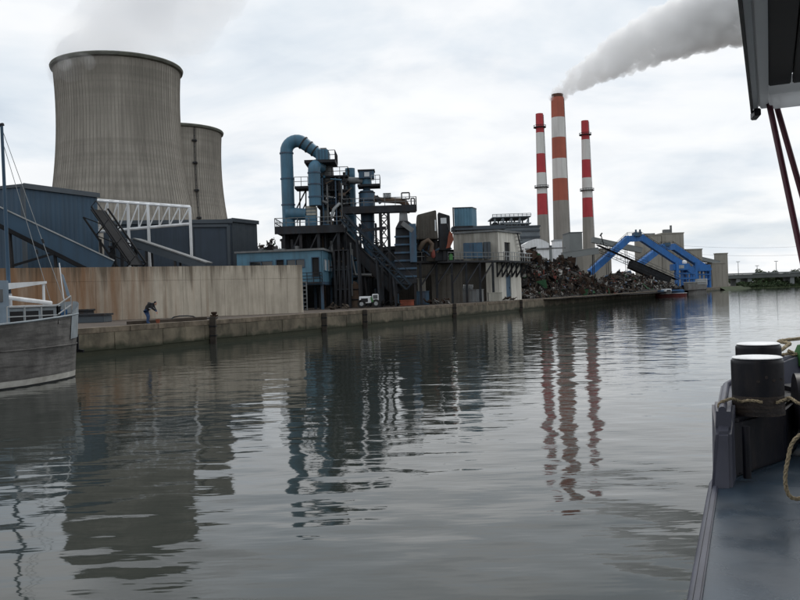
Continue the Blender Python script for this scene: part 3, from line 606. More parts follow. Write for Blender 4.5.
for x in (112, 122, 136): p_ = P(x, 246, 90); m = MB(); m.box(p_.x-.15, p_.x+.15, 89.8, 90.1, GZ, p_.z); m.part('post', 'dark_steel', th)
a, b = P(110, 247, 90), P(146, 249, 90); m = MB(); m.beam(a, b, 1.2, .2); m.part('walkway', 'dark_steel', th)
m = rail([a, b], 1.0, 1.2, .04); m.part('railing', 'grey_steel', th)

# heap of mixed scrap behind the cabin
SCR = ['scrap_rust', 'scrap_dark', 'scrap_grey', 'scrap_pale', 'scrap_brown', 'scrap_blue', 'scrap_green', 'scrap_red']
def scrap_heap(name, label, ridge, n, weights, size, seed, width):
    """ridge: list of (Vector top point) ; heap falls to the yard over `width` metres"""
    r = random.Random(seed); m = MB(); NS = 40; pts = []
    ridge = [Vector(p) for p in ridge]; m.cur = 1
    def top(f):
        x = f*(len(ridge)-1); i = min(int(x), len(ridge)-2); return ridge[i].lerp(ridge[i+1], x-i)
    ax = (ridge[-1]-ridge[0]); ax.z = 0; ax.normalize(); nn = Vector((-ax.y, ax.x, 0))
    rows = []; tt = lambda p_: (Vector((p_[0], p_[1], 0))-Q0).dot(NRM)
    for i in range(NS+1):
        t = top(i/NS); e = min(1, min(i, NS-i)/4); row = []
        for j in range(-9, 10):
            f = abs(j)/9; h = (t.z-GZ)*(1-f**1.35)*(.35+.65*e); p_ = Vector((t.x, t.y, 0))+nn*(j/9*width)
            e2 = max(0, min(1, (tt(p_)-1.6)/5)); row.append((p_.x+r.uniform(-.3, .3), p_.y+r.uniform(-.3, .3), GZ-.15+max(0, e2**.6*h*(.8+.3*noise.noise((p_.x*.35, p_.y*.35, seed))))))
        rows.append(row)
    vs = [p_ for row in rows for p_ in row]; m._add(vs, [(i*19+j, (i+1)*19+j, (i+1)*19+j+1, i*19+j+1) for i in range(NS) for j in range(18)])
    for k in range(n):
        f = r.random(); g = r.uniform(-1, .75); g = g if r.random() < .75 else r.uniform(-.3, .2); t = top(f); e = min(1, min(f, 1-f)*10)
        h = (t.z-GZ)*(1-abs(g)**1.35)*(.35+.65*e); p_ = Vector((t.x, t.y, GZ+h))+nn*(g*width)+Vector((r.gauss(0, .3), r.gauss(0, .3), r.uniform(-.25, .18)))
        tp = tt(p_)
        if tp < 1.7: continue
        p_.z = GZ+(p_.z-GZ)*min(1, (tp-1.6)/5)**.6*(.82+.3*noise.noise((p_.x*.35, p_.y*.35, seed)))+.05
        cl = noise.noise((p_.x*.22, p_.y*.22, p_.z*.35+seed)); w = list(weights)
        if cl > .15: w[3] *= 2.2; w[2] *= 2
        elif cl < -.1: w[0] *= 2; w[1] *= 1.7; w[3] *= .4
        m.cur = r.choices(range(8), w)[0]
        E = Euler((r.uniform(0, 6.3), r.uniform(0, 6.3), r.uniform(0, 6.3))).to_matrix(); sz = size*r.uniform(.22, .75); ty = r.random()
        if r.random() < .06: sz *= 2.6; ty *= .5
        if ty < .42: dx, dy, dz = sz, sz*r.uniform(.3, .9), sz*.05
        elif ty < .52: dx, dy, dz = sz*1.6, sz*.09, sz*.09
        else: dx, dy, dz = sz*.7, sz*r.uniform(.3, .7), sz*r.uniform(.25, .6)
        bend = r.uniform(-.4, .4)*sz
        cs = []
        for z in (-1, 1):
            for (x, y) in ((-1, -1), (1, -1), (1, 1), (-1, 1)): cs.append(p_+E @ Vector((x*dx/2*(1+r.uniform(-.2, .2)), y*dy/2, z*dz/2+(bend if x*y > 0 else 0)*.35)))
        m.hull8(cs)
    return m.solo(name, SCR, label, 'scrap heap', (ridge[0].x, ridge[0].y, GZ), kind='stuff')
scrap_heap('scrap_heap', 'distant heap of scrap visible between the slate hall and the tall pipe', [P(250, 240, 128), P(262, 234, 130), P(272, 233, 132), P(284, 236, 132), P(300, 243, 133)], 900, (3, 4, 3, 3, 4, .5, .8, .3), .8, 3, 9)
scrap_heap('scrap_heap', 'heap of scrap glimpsed behind the trestle of the brown duct', [P(370, 246, 150), P(382, 239, 150), P(390, 240, 150), P(402, 248, 150)], 600, (3, 3, 3, 3, 4, .5, .8, .3), .8, 4, 9)
# ================================================================== SHREDDER PLANT
# blue control cabin on legs
def cabin():
    D0 = 96.; a = G(237, 265, 97.5, 0); b = G(322.3, 265, D0, 0); c = G(333.5, 265, 104.5, 0); n = (c-b); zr = Z(322, 250, D0); zb = Z(322, 281.5, D0)
    th = Thing('control_cabin', 'long light blue control cabin on dark legs behind the end of the concrete wall', 'cabin', (b.x, b.y, GZ))
    d = (b-a).normalized(); f = Vector((d.y, -d.x, 0))
    def px(x): return a.lerp(b, (x-237)/(322.3-237))
    def front(x0, x1, z0, z1, nm, mt, o=0., t_=.12):
        p0, p1 = px(x0)+f*o, px(x1)+f*o; m = MB(); m.prism([V2(p0), V2(p1), V2(p1-f*t_), V2(p0-f*t_)], z0, z1); return m.part(nm, mt, th)
    zz = lambda y: zr-(y-250)*D0/FPX
    # front wall as pieces around the openings
    holes = [(250, 273, 259, 266.5), (276.5, 284.5, 258, 281.5), (287, 305, 258.5, 266.5), (312, 319.5, 257, 277)]
    m = MB(); xs = [237]+[v for h in holes for v in h[:2]]+[322.3]
    def seg(x0, x1, y0, y1): p0, p1 = px(x0), px(x1); m.prism([V2(p0), V2(p1), V2(p1-f*.14), V2(p0-f*.14)], zz(y1), zz(y0))
    for i in range(0, len(xs), 2): seg(xs[i], xs[i+1], 250, 281.5)
    for x0, x1, y0, y1 in holes:
        seg(x0, x1, 250, y0)
        if y1 < 281: seg(x0, x1, y1, 281.5)
    m.part('front_wall', 'cabin_blue', th)
    for x0, x1, y0, y1 in holes:
        nm = 'door' if y1 > 270 else 'window'; w = front(x0+.2, x1-.2, zz(y1), zz(y0), nm, 'glass' if nm == 'window' else 'dark_opening', -.1, .04)
        m = MB(); p0, p1 = px(x0)+f*.03, px(x1)+f*.03
        for (u, v) in ((p0, p1),):
            m.beam(u+Vector((0, 0, zz(y0))), v+Vector((0, 0, zz(y0))), .1); m.beam(u+Vector((0, 0, zz(y1))), v+Vector((0, 0, zz(y1))), .1); m.beam(u+Vector((0, 0, zz(y1))), u+Vector((0, 0, zz(y0))), .1); m.beam(v+Vector((0, 0, zz(y1))), v+Vector((0, 0, zz(y0))), .1)
            if x1-x0 > 12: mid = (u+v)/2; m.beam(mid+Vector((0, 0, zz(y1))), mid+Vector((0, 0, zz(y0))), .08)
        m.part('frame', 'dull_blue', th, w)
    m = MB(); m.prism([V2(b), V2(c), V2(c-d*.14), V2(b-d*.14)], zb, zr); m.part('end_wall', 'cabin_blue', th)
    e = n.normalized(); s_ = Vector((e.y, -e.x, 0)); Ln = n.length
    for i in range(3):
        u0 = b+e*(Ln*(.12+.29*i))+s_*.05; u1 = u0+e*(Ln*.22); m = MB(); m.prism([V2(u0), V2(u1), V2(u1-s_*.1), V2(u0-s_*.1)], zr-2.35, zr-1.0); w = m.part('window', 'pane_pale', th)
        m = MB(); o = s_*.03
        for z in (zr-2.38, zr-.97): m.beam(u0+o+Vector((0, 0, z)), u1+o+Vector((0, 0, z)), .08)
        for u in (u0, u1): m.beam(u+o+Vector((0, 0, zr-2.38)), u+o+Vector((0, 0, zr-.97)), .08)
        m.part('frame', 'cabin_blue', th, w)
    o = Vector((0, 0, 0)); back = a+n
    m = MB(); m.prism([V2(a-d*.2+f*.25), V2(b+d*.25+f*.25), V2(c+d*.25+e*.2), V2(back-d*.2)], zr, zr+.22); rf = m.part('roof', 'grey_steel', th)
    m = MB(); m.prism([V2(a), V2(b), V2(c), V2(back)], zb-.35, zb-.005); m.part('floor_slab', 'dull_blue', th)
    for x, y in ((300, .1), (303, .9), (320.5, .08), (320.5, .9), (270, .1), (240, .1)):
        p_ = px(x)+n*y; m = MB(); m.box(p_.x-.16, p_.x+.16, p_.y-.16, p_.y+.16, GZ, zb-.35); m.part('leg', 'dull_blue', th)
    # walkway and railing in front
    w0, w1 = px(303)+f*.15, px(322)+f*.15; m = MB(); m.prism([V2(w0+f*1.0), V2(w1+f*1.0), V2(w1), V2(w0)], zb-.2, zb-.05); wk = m.part('walkway', 'dark_steel', th)
    m = rail([w0+f*1.0+Vector((0, 0, zb-.05)), w1+f*1.0+Vector((0, 0, zb-.05)), w1+Vector((0, 0, zb-.05))], 1.1, .9, .04, 3); m.part('railing', 'dark_steel', th, wk)
    p_ = px(305.5)+f*1.1; m = ladder((p_.x, p_.y, GZ), (p_.x, p_.y, zb), .7, d, .45, .06); m.part('ladder', 'grey_steel', th)
    for (x0, x1, hh) in ((252, 256, .5), (268, 279, .35), (290, 293, .6)):
        p0, p1 = px(x0)+n*.4, px(x1)+n*.4; m = MB(); m.prism([V2(p0), V2(p1), V2(p1+e), V2(p0+e)], zr+.22, zr+.22+hh); m.part('roof_box', 'grey_steel', th, rf)
cabin()

PD = 105.
# support platform under the pipes
def platform(name, label, x0, x1, y0, y1, D0, D1, legs, mt='dark_steel', rails=True, railmat='grey_steel', cat='platform', brace=True):
    a = P(x0, y0, D0); b = P(x1, y1, D0); z = a.z; th_ = max(.25, abs(a.z-b.z)); X0, X1 = a.x, b.x
    th = Thing(name, label, cat, (X0, D0, GZ)); m = MB(); m.box(X0, X1, D0, D1, z-th_, z); dk = m.part('deck', mt, th)
    m = MB(); m.box(X0-.05, X1+.05, D0-.06, D0-.004, z-th_-.15, z+.1); m.part('edge_beam', mt, th, dk)
    if rails: m = rail([(X0, D1, z), (X0, D0, z), (X1, D0, z), (X1, D1, z)], 1.1, 1.3, .04, 2); m.part('railing', railmat, th)
    for (x, dd) in legs:
        p_ = P(x, y0, D0+dd); xx = G(x, y1, D0, 0).x; m = MB(); m.box(xx-.18, xx+.18, D0+dd-.18, D0+dd+.18, GZ, z-th_); m.part('leg', mt, th)
    if brace:
        ls = sorted(G(x, y1, D0, 0).x for x, dd in legs if dd < 1.5); m = MB()
        for u, v in zip(ls, ls[1:]):
            zm = GZ+(z-GZ)*.5
            m.beam((u, D0+.3, zm), (v, D0+.3, z-th_), .16); m.beam((u, D0+.3, zm), (v, D0+.3, zm), .2)
        if ls: m.part('bracing', mt, th)
    return th, z, X0, X1
th, zP, X0, X1 = platform('pipe_platform', 'wide dark steel platform carrying the big blue pipes above the cabin', 275, 343, 227.5, 231, 101, 113, [(283, .5), (300, .5), (318, .5), (338, .5), (283, 11), (318, 11), (338, 11)])
p_ = P(300, 236, 101.6); m = MB()
for x in (287, 296, 309, 326, 333): u = P(x, 240, 103); m.box(u.x-.3, u.x+.3, 103, 104, zP-3.2-(x % 3), zP-.4)
m.part('hanging_hoppers', 'black_steel', th)

def flange(m, c, r, ax=(0, 0, 1), w=.16): a = Vector(ax).normalized()*w/2; return m.cyl(Vector(c)-a, Vector(c)+a, r, n=24)
# tall pipe with swan-neck
px1 = P(288.2, 200, PD); r1 = 6.35/FPX*PD
th = Thing('swan_neck_pipe', 'tall light blue steel pipe bending over at the top like a swan neck', 'pipe', (px1.x, PD, zP))
zt = Z(288, 152, PD); ex = P(303, 152.5, PD)
dn = (P(311, 158, PD)-P(297, 148, PD)).normalized()
# arc from up direction to dn direction
R_ = 1.35; cpt = Vector((px1.x+R_, PD, zt)); pts = [Vector((px1.x, PD, zP))]+[Vector((px1.x, PD, zP+(zt-zP)*i/4)) for i in range(1, 4)]
a_end = math.atan2(dn.x, -dn.z)          # turning so that the tangent becomes dn
steps = 9; tot = math.pi/2+math.asin(min(1, -dn.z)); pts += [cpt+Vector((-R_*math.cos(tot*i/steps), 0, R_*math.sin(tot*i/steps))) for i in range(steps+1)]
m = MB(); m.tube(pts, r1, 24); body = m.part('riser', 'pipe_blue', th, smooth=50)
for y in (153.5, 179, 205): m = MB(); flange(m, (px1.x, PD, Z(288, y, PD)), r1+.09); m.part('flange', 'dull_blue', th, body)
e0 = pts[-1]; Ld = (P(318, 158, PD)-e0).length; segs = 3
for i in range(segs):
    m = MB(); u, v = e0+dn*(Ld*i/segs), e0+dn*(Ld*(i+1)/segs+.02); m.cyl(u, v, r1*(1-.07*i), r1*(1-.07*i)-.06, 22); sgm = m.part('duct_section', 'pipe_blue', th, smooth=50)
    m = MB(); flange(m, u, r1*(1-.07*i)+.08, dn); m.part('flange', 'dark_steel', th, sgm)
# foot elbow to the boxes
zc = Z(288, 214.5, PD); bx = P(305, 214, PD).x; m = MB(); m.tube([(px1.x-.2, PD-.2, zc), (px1.x+.9, PD-.3, zc), (bx+.2, PD-.3, zc-.1)], [r1*1.05, r1*.98, r1*.9], 20); m.part('foot_branch', 'pipe_blue', th, smooth=50)
for (xa, xb, ya, yb, mt, nm) in ((305, 316.3, 215.5, 227.6, 'pipe_blue', 'valve_box'), (306, 316, 206, 215.4, 'cream', 'motor_housing')):
    u, v = P(xa, ya, PD-1.2), P(xb, yb, PD-1.2); m = MB(); m.box(u.x, v.x, PD-1.2, PD+.8, max(v.z, zP+.004) if nm == 'valve_box' else v.z, u.z); bo = m.part(nm, mt, th, bevel=.05)
    m = MB()
    for k in range(1, 3): z = v.z+(u.z-v.z)*k/3; m.box(u.x-.03, v.x+.03, PD-1.25, PD-1.205, z-.04, z+.04)
    m.part('stiffener', 'dull_blue', th, bo)
# second pipe with dome elbow
c2 = P(314.8, 190, PD-1.5); r2 = 6.2/FPX*(PD-1.5); zt2 = Z(314.8, 171.5, PD-1.5); zb2 = Z(314.8, 206, PD-1.2)
th = Thing('dome_elbow_pipe', 'shorter blue pipe with a rounded elbow top in front of the cyclone tower', 'pipe', (c2.x, PD-1.5, zb2))
pts = [Vector((c2.x, PD-1.5, zb2+.003)), Vector((c2.x, PD-1.5, (zb2+zt2)/2)), Vector((c2.x, PD-1.5, zt2))]+[Vector((c2.x+.25*(1-math.cos(a)), PD-1.5+.9*(1-math.cos(a)), zt2+.85*math.sin(a))) for a in (R(15), R(30), R(45), R(60), R(75), R(90))]+[Vector((c2.x+.6, PD+.8, zt2+.85))]
m = MB(); m.tube(pts, r2, 24); body = m.part('riser', 'pipe_blue', th, smooth=50)
for y in (173, 184.5, 197): m = MB(); flange(m, (c2.x, PD-1.5, Z(315, y, PD-1.5)), r2+.08); m.part('flange', 'dull_blue', th, body)

# cyclone tower in a steel frame with a filter box on top
ft = P(321, 200, 106); fr = P(345, 200, 106); z176 = Z(330, 176, 106)
th = Thing('cyclone_tower', 'dark steel frame tower with a blue filter box and grey cyclone on top', 'tower', ((ft.x+fr.x)/2, 108, zP))
for x in (ft.x, fr.x):
    for y in (106, 112): m = MB(); m.box(x-.16, x+.16, y-.16, y+.16, zP+.003, z176+.4); m.part('column', 'dark_steel', th)
lv = [zP+3, Z(330, 205, 106), Z(330, 190, 106), z176]
for z in lv: m = MB(); m.box(ft.x-.5, fr.x+.5, 105.6, 112.4, z-.18, z); dk = m.part('floor_grating', 'dark_steel', th); m = rail([(ft.x-.5, 105.6, z), (fr.x+.5, 105.6, z), (fr.x+.5, 112.4, z)], 1.05, 1.0, .035); m.part('railing', 'dark_steel', th, dk)
for za, zb_ in zip([zP]+lv[:-1], lv):
    m = MB(); m.beam((ft.x, 105.9, za), (fr.x, 105.9, zb_), .14); m.beam((fr.x, 111, za), (ft.x, 111, zb_), .14); m.beam((fr.x, 106, za), (fr.x, 112, zb_), .14); m.part('bracing', 'dark_steel', th)
u, v = P(316.3, 151, PD), P(329, 161.3, PD); zb3 = v.z
m = MB(); m.box(u.x, v.x, PD-1, PD+2.4, zb3, u.z); fb = m.part('filter_box', 'pipe_blue', th, bevel=.06)
m = MB()
for k in range(1, 4): x = u.x+(v.x-u.x)*k/4; m.box(x-.05, x+.05, PD-1.06, PD-1.003, zb3+.1, u.z-.1)
m.part('stiffener', 'dull_blue', th, fb)
m = MB(); m.box((u.x+v.x)/2-.3, (u.x+v.x)/2+.5, PD, PD+.8, u.z+.003, u.z+.35); m.part('vent_cap', 'grey_steel', th, fb)
u2, v2 = P(305.5, 162, PD), P(336, 163.8, PD); m = MB(); m.box(u2.x, v2.x, PD-1.4, PD+3, v2.z, u2.z); dk = m.part('top_platform', 'dark_steel', th)
m = rail([(v.x+.1, PD-1.4, u2.z), (v2.x, PD-1.4, u2.z), (v2.x, PD+3, u2.z)], 1.15, .8, .035); m.part('railing', 'dark_steel', th, dk)
cc = P(327, 170, 108); m = MB(); m.lathe([(.5, z176-2.6), (.9, z176-.6), (.95, z176+.3), (.88, v2.z-.004)], (cc.x, 107.2), 20); m.part('cyclone', 'grey_steel', th, smooth=40)
for (x, y, w, h, mt, D_) in ((325, 212, 1.2, 1.6, 'grey_steel', 106.6), (331, 200, 1.4, 1.2, 'dull_blue', 107), (338, 216, 1.0, 2.2, 'dark_steel', 106.8), (328, 222, 1.6, 1.0, 'dull_blue', 106.4), (340, 197, .9, 1.6, 'dark_steel', 107), (334, 184, 1.6, 1.5, 'dark_steel', 107.3)):
    p_ = P(x, y, D_); m = MB(); m.lathe([(w*.35, p_.z-h), (w*.55, p_.z-h*.6), (w*.55, p_.z), (w*.3, p_.z+h*.3)], (p_.x, D_), 14); m.part('vessel', mt, th, smooth=40)
for k, x in enumerate((323, 327.5, 336, 342)):
    p_ = P(x, 200, 105.3); m = MB(); m.cyl((p_.x, 105.3, zP), (p_.x, 105.3, Z(x, 178+5*(k % 2), 105.3)), .1+.03*(k % 2), n=10); m.part('riser_pipe', 'grey_steel' if k % 2 else 'dull_blue', th, smooth=40)
m = MB(); m.tube([P(331, 218, 105.2), P(334, 209, 105.2), P(339, 204, 105.3), P(344, 205, 106)], .22, 10); m.part('bent_duct', 'light_steel', th, smooth=50)
r_ = random.Random(77)
for k in range(34):
    x, y = r_.uniform(322, 345), r_.uniform(176, 228); D_ = r_.uniform(105.0, 106); a = P(x, y, D_); m = MB()
    if k % 4 == 0: m.box(a.x-.25, a.x+r_.uniform(.2, .7), D_, D_+.5, a.z-r_.uniform(.3, .9), a.z)
    elif k % 4 == 1: m.tube([a, a+Vector((0, 0, -r_.uniform(.8, 2.5))), a+Vector((r_.uniform(-1, 1), 0, -2.8))], r_.uniform(.05, .14), 8)
    elif k % 4 == 2: m.tube([a, a+Vector((r_.uniform(-1.5, 1.5), 0, r_.uniform(-.3, .3)))], r_.uniform(.08, .24), 10)
    else: m.beam(a, a+Vector((r_.uniform(-1.5, 1.5), 0, r_.uniform(-1.5, 1.5))), .12)
    m.part(('control_box', 'conduit', 'duct', 'strut')[k % 4], r_.choice(['grey_steel', 'dull_blue', 'pipe_blue', 'brown_duct', 'dark_steel']), th, smooth=50)
# side landing left of the second pipe
a, b = P(295.5, 187.3, 106), P(309, 189.3, 106); m = MB(); m.box(a.x, b.x, 105, 108, b.z, a.z); ld = m.part('side_landing', 'dark_steel', th)
m = rail([(a.x, 105, a.z), (b.x, 105, a.z)], 1.15, .7, .035); m.part('railing', 'grey_steel', th, ld)
m = MB()
for (x0, y0, x1, y1) in ((300, 189, 300, 226), (306, 189, 306, 226), (296, 210, 306, 190), (297, 222, 306, 203)): m.beam(P(x0, y0, 106), P(x1, y1, 106), .16)
m.part('landing_trestle', 'dark_steel', th)

# cross pipe + stack + second cyclone
c = P(351, 200, 110); rS = 4.9/FPX*110
th = Thing('exhaust_stack', 'plain blue exhaust stack standing right of the cyclone tower', 'stack', (c.x, 110, GZ))
m = MB(); m.lathe([(rS, GZ), (rS, Z(351, 168.6, 110)), (rS-.08, Z(351, 168.6, 110)), (rS-.08, Z(351, 180, 110))], (c.x, 110), 24, cap=False); sk = m.part('stack_tube', 'pipe_blue', th, smooth=50)
for y in (184, 204, 226): m = MB(); flange(m, (c.x, 110, Z(351, y, 110)), rS+.07); m.part('flange', 'dull_blue', th, sk)
c = P(367, 200, 108); zc = lambda y: Z(367, y, 108); r = 8/FPX*108
th = Thing('blue_cyclone', 'dark blue cyclone separator with a windowed box on top', 'cyclone', (c.x, 108, GZ))
m = MB(); m.lathe([(.35, zc(262)), (.55, zc(256)), (r*.82, zc(236)), (r*.86, zc(210)), (r, zc(209)), (r, zc(194)), (r*.85, zc(191)), (.5, zc(190.5)), (.45, zc(186))], (c.x, 108), 24); cy = m.part('cyclone_body', 'dull_blue', th, smooth=35)
for y in (193, 201, 209.5, 222): m = MB(); flange(m, (c.x, 108, zc(y)), r+.05 if y < 210 else r*.9, w=.12); m.part('flange', 'dark_steel', th, cy)
a, b = P(357.5, 184.5, 106.8), P(380, 186, 106.8); m = MB(); m.box(a.x, b.x, 106.6, 109.6, b.z, a.z); dk = m.part('platform', 'dark_steel', th)
m = rail([(c.x+.7, 106.6, a.z), (b.x, 106.6, a.z), (b.x, 109.6, a.z)], 1.1, .7, .035, 2); m.part('railing', 'light_steel', th, dk)
m = MB(); m.lathe([(5/FPX*108, a.z+.003), (5/FPX*108, zc(178))], (c.x, 108), 18); m.part('drum', 'pipe_blue', th, smooth=40)
u, v = P(358.5, 171, 107), P(374, 178, 107); m = MB(); m.box(u.x, v.x, 107, 109.2, v.z, u.z); hb = m.part('head_box', 'dull_blue', th, bevel=.05)
m = MB(); m.box(u.x-.12, v.x+.12, 106.88, 109.3, u.z+.003, u.z+.16); m.part('lid', 'dark_steel', th, hb)
m = MB(); m.box(u.x+.75, u.x+1.4, 106.95, 106.99, v.z+.2, u.z-.2); m.part('window', 'pane_pale', th, hb)
for dx in (-.8, .8):
    for dy in (-.8, .8): m = MB(); m.box(c.x+dx*1.3-.12, c.x+dx*1.3+.12, 108+dy-.12, 108+dy+.12, GZ, zc(224)); m.part('leg', 'dark_steel', th)
m = MB(); p0, p1 = P(338, 180, 107), P(362, 181, 107.8); m.cyl(p0, p1, .42, n=18); m.solo('cross_pipe', 'grey_steel', 'short grey horizontal pipe joining the cyclone tower to the blue cyclone', 'pipe', p0, smooth=40)

# long high walkway and brown duct
th, zW, X0, X1 = platform('high_walkway', 'high dark walkway on trestle legs under the brown duct', 343, 416.5, 207.7, 210.2, 105, 108, [(344, .3), (380, .3), (388, .3), (344, 2.6), (380, 2.6), (388, 2.6)], rails=True, brace=False, cat='walkway')
m = MB()
for (y0, y1) in ((210, 218), (218, 227), (227, 238), (238, 250)): m.beam(P(380, y0, 105.3), P(388, y1, 105.3), .13); m.beam(P(388, y0, 105.3), P(380, y1, 105.3), .13); m.beam(P(380, y1, 105.3), P(388, y1, 105.3), .13)
m.beam(P(359, 231, 105.3), P(386, 228, 105.3), .2, .4); m.part('trestle_bracing', 'dark_steel', th)
pts = [P(374, 198.5, 106.5), P(380, 200, 106.5), P(390, 200.5, 106.5), P(400, 201, 106.5), P(404.5, 202.5, 106.5), P(406.5, 206, 106.5), P(406, 213, 106.5)]
th = Thing('brown_duct', 'rusty brown duct running from the cyclone to the dark hopper', 'duct', pts[0])
m = MB(); m.tube(pts, [.45, .36, .36, .38, .45, .48, .48], 16); m.part('duct', 'brown_duct', th, smooth=50)
m = MB(); m.beam(P(376, 196.5, 106.3), P(381, 203, 106.3), .8, .5); m.part('inlet_fitting', 'dark_steel', th)
u, v = P(383, 193.2, 106), P(391, 197.8, 106); m = MB(); m.box(u.x, v.x, 106, 107, v.z, u.z); mb_ = m.part('motor_box', 'dark_steel', th)
m = MB()
for k in range(4): x = u.x+(v.x-u.x)*(k+.5)/4; m.box(x-.06, x+.06, 105.97, 105.995, v.z+.1, u.z-.1)
m.part('louvre', 'pane_pale', th, mb_)
for (x0, x1, y0, y1) in ((401.5, 409.5, 193, 199), (411, 414.5, 198.5, 205)):
    m = MB(); A, B_ = P(x0, y0, 106), P(x1, y1, 106)
    for a, b in (((A.x, A.z), (B_.x, A.z)), ((B_.x, A.z), (B_.x, B_.z)), ((B_.x, B_.z), (A.x, B_.z)), ((A.x, B_.z), (A.x, A.z))): m.beam((a[0], 106, a[1]), (b[0], 106, b[1]), .16)
    m.part('guard_frame', 'dark_steel', th)
# dark hopper
def frustum(x0, x1, x2, x3, y0, y1, D0, D1, name, mt, th, parent=None):
    a, b = P(x0, y0, D0), P(x1, y0, D0); c, d = P(x2, y1, D0), P(x3, y1, D0); m = MB()
    m.hull8([(c.x, D0, c.z), (d.x, D0, c.z), (d.x, D1, c.z), (c.x, D1, c.z), (a.x, D0+.3, a.z), (b.x, D0+.3, a.z), (b.x, D1-.3, a.z), (a.x, D1-.3, a.z)]); return m.part(name, mt, th, parent)
th = Thing('feed_hopper', 'big dark blue-black hopper with ribbed sides below the brown duct', 'hopper', G(405, 300, 104, GZ))
frustum(399.5, 407, 399, 408, 211, 221, 105, 107, 'chute', 'grey_steel', th); frustum(399, 408, 395.5, 416.5, 221.02, 228, 104, 108, 'hood', 'dark_steel', th); frustum(395.5, 416.5, 394.5, 417, 228.02, 284, 104, 108.5, 'hopper_body', 'dark_steel', th)
for y in (236, 244, 252, 260, 268, 276): u, v = P(394.3, y, 103.9), P(417, y+1, 103.9); m = MB(); m.box(u.x, v.x, 103.86, 103.99, v.z, u.z); m.part('rib', 'dull_blue', th)
u, v = P(409, 224, 103.5), P(417, 262, 103.5); m = MB(); m.box(u.x, v.x, 103.2, 103.8, v.z, u.z); m.part('blue_chute', 'dull_blue', th)
m = MB(); m.beam(P(402, 223, 103.4), P(413, 231, 103.4), .5, .6); m.part('chute_arm', 'grey_steel', th)
for x in (396, 415): p_ = P(x, 284, 104.3); m = MB(); m.box(p_.x-.15, p_.x+.15, 104.1, 104.5, GZ, p_.z+.3); m.part('leg', 'dark_steel', th)
# inclined conveyor in front
conveyor('inclined_conveyor', 'long dark blue conveyor sloping down to the right through the middle of the plant', P(343, 217, 101), P(409, 287, 100), 1.4, .8, 'slate_dark', 'slate_dark', (.25, .55, .8), 'dark_steel')
conveyor('belt_gallery', 'dark enclosed belt gallery under the inclined conveyor', P(338, 232, 107), P(398, 293, 106), 1.6, 1.3, 'dark_steel', 'black_steel', (.5,), None, True)
# machine hall behind; its unlit interior is put into the dark cladding colour
FL, FR = G(334, 270, 122, 0), G(474, 270, 134, 0)
th, d_, n_ = shed('machine_hall', 'low machine hall deep behind the conveyors, black-blue standing for its dark interior', FL, FR, 14, GZ, Z(334, 251, 122), Z(474, 252, 134), 'dark_steel', 'black_steel')
# racks, tanks and stairs under the platform
def lattice(name, label, x0, x1, y0, D, n, mt='dark_steel', cat='rack'):
    a, b = P(x0, y0, D), P(x1, y0, D); th = Thing(name, label, cat, (a.x, D, GZ)); W_ = b.x-a.x
    for i in range(n+1):
        for dy in (0, 2.2): x = a.x+W_*i/n; m = MB(); m.box(x-.1, x+.1, D+dy-.1, D+dy+.1, GZ, a.z); m.part('post', mt, th)
    for k in range(1, 4): z = GZ+(a.z-GZ)*k/3; m = MB(); m.box(a.x-.1, b.x+.1, D-.12, D+2.3, z-.12, z); m.part('shelf_beam', mt, th)
    m = MB()
    for i in range(n): m.beam((a.x+W_*i/n, D-.12, GZ), (a.x+W_*(i+1)/n, D-.12, a.z), .1)
    m.part('bracing', mt, th)
    return th, a, b
lattice('pipe_rack', 'dark steel pipe rack standing below the pipe platform right of the cabin', 334, 348, 250, 100, 3)
lattice('cable_rack', 'dark steel rack beside the lower end of the inclined conveyor', 372, 396, 262, 111, 4)
for i, (x, y0, y1, r_, D_, mt, lab) in enumerate(((339, 276, 306, .9, 103, 'dark_steel', 'dark steel tank below the pipe platform'), (353, 282, 306, .7, 106, 'brown_duct', 'rusty brown tank under the inclined conveyor'))):
    p_ = P(x, y0, D_); th = Thing('storage_tank', lab, 'tank', (p_.x, D_, GZ), 'tanks under the plant'); m = MB(); m.lathe([(r_, GZ), (r_, p_.z-.3), (r_*.6, p_.z), (.15, p_.z+.1)], (p_.x, D_), 20); tk = m.part('shell', mt, th, smooth=40)
    m = MB()
    for f in (.3, .7): flange(m, (p_.x, D_, GZ+(p_.z-GZ)*f), r_+.05)
    m.part('hoops', 'black_steel', th, tk)
FL, FR = G(298, 270, 113.5, 0), G(347, 270, 116, 0)
th, d_, n_ = shed('gloom_shed_left', 'black shed added to put the gloom under the pipe platform into its colour', FL, FR, 10, GZ, Z(298, 236, 113.5), Z(347, 233, 116), 'black_steel', 'black_steel')  # added shed: darkness under the platform is put into its black colour
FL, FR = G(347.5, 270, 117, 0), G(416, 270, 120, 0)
th, d_, n_ = shed('gloom_shed_right', 'black shed added behind the inclined conveyor to darken the gaps', FL, FR, 8, GZ, Z(347, 252, 117), Z(416, 247, 120), 'black_steel', 'black_steel')  # second added shed, black so the gaps under the plant go dark
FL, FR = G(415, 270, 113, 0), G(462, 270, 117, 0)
th, d_, n_ = shed('motor_house', 'brown sheet metal motor house in shadow under the balcony', FL, FR, 8, GZ, Z(415, 262, 113), Z(462, 262, 117), 'brown_box', 'dark_steel')
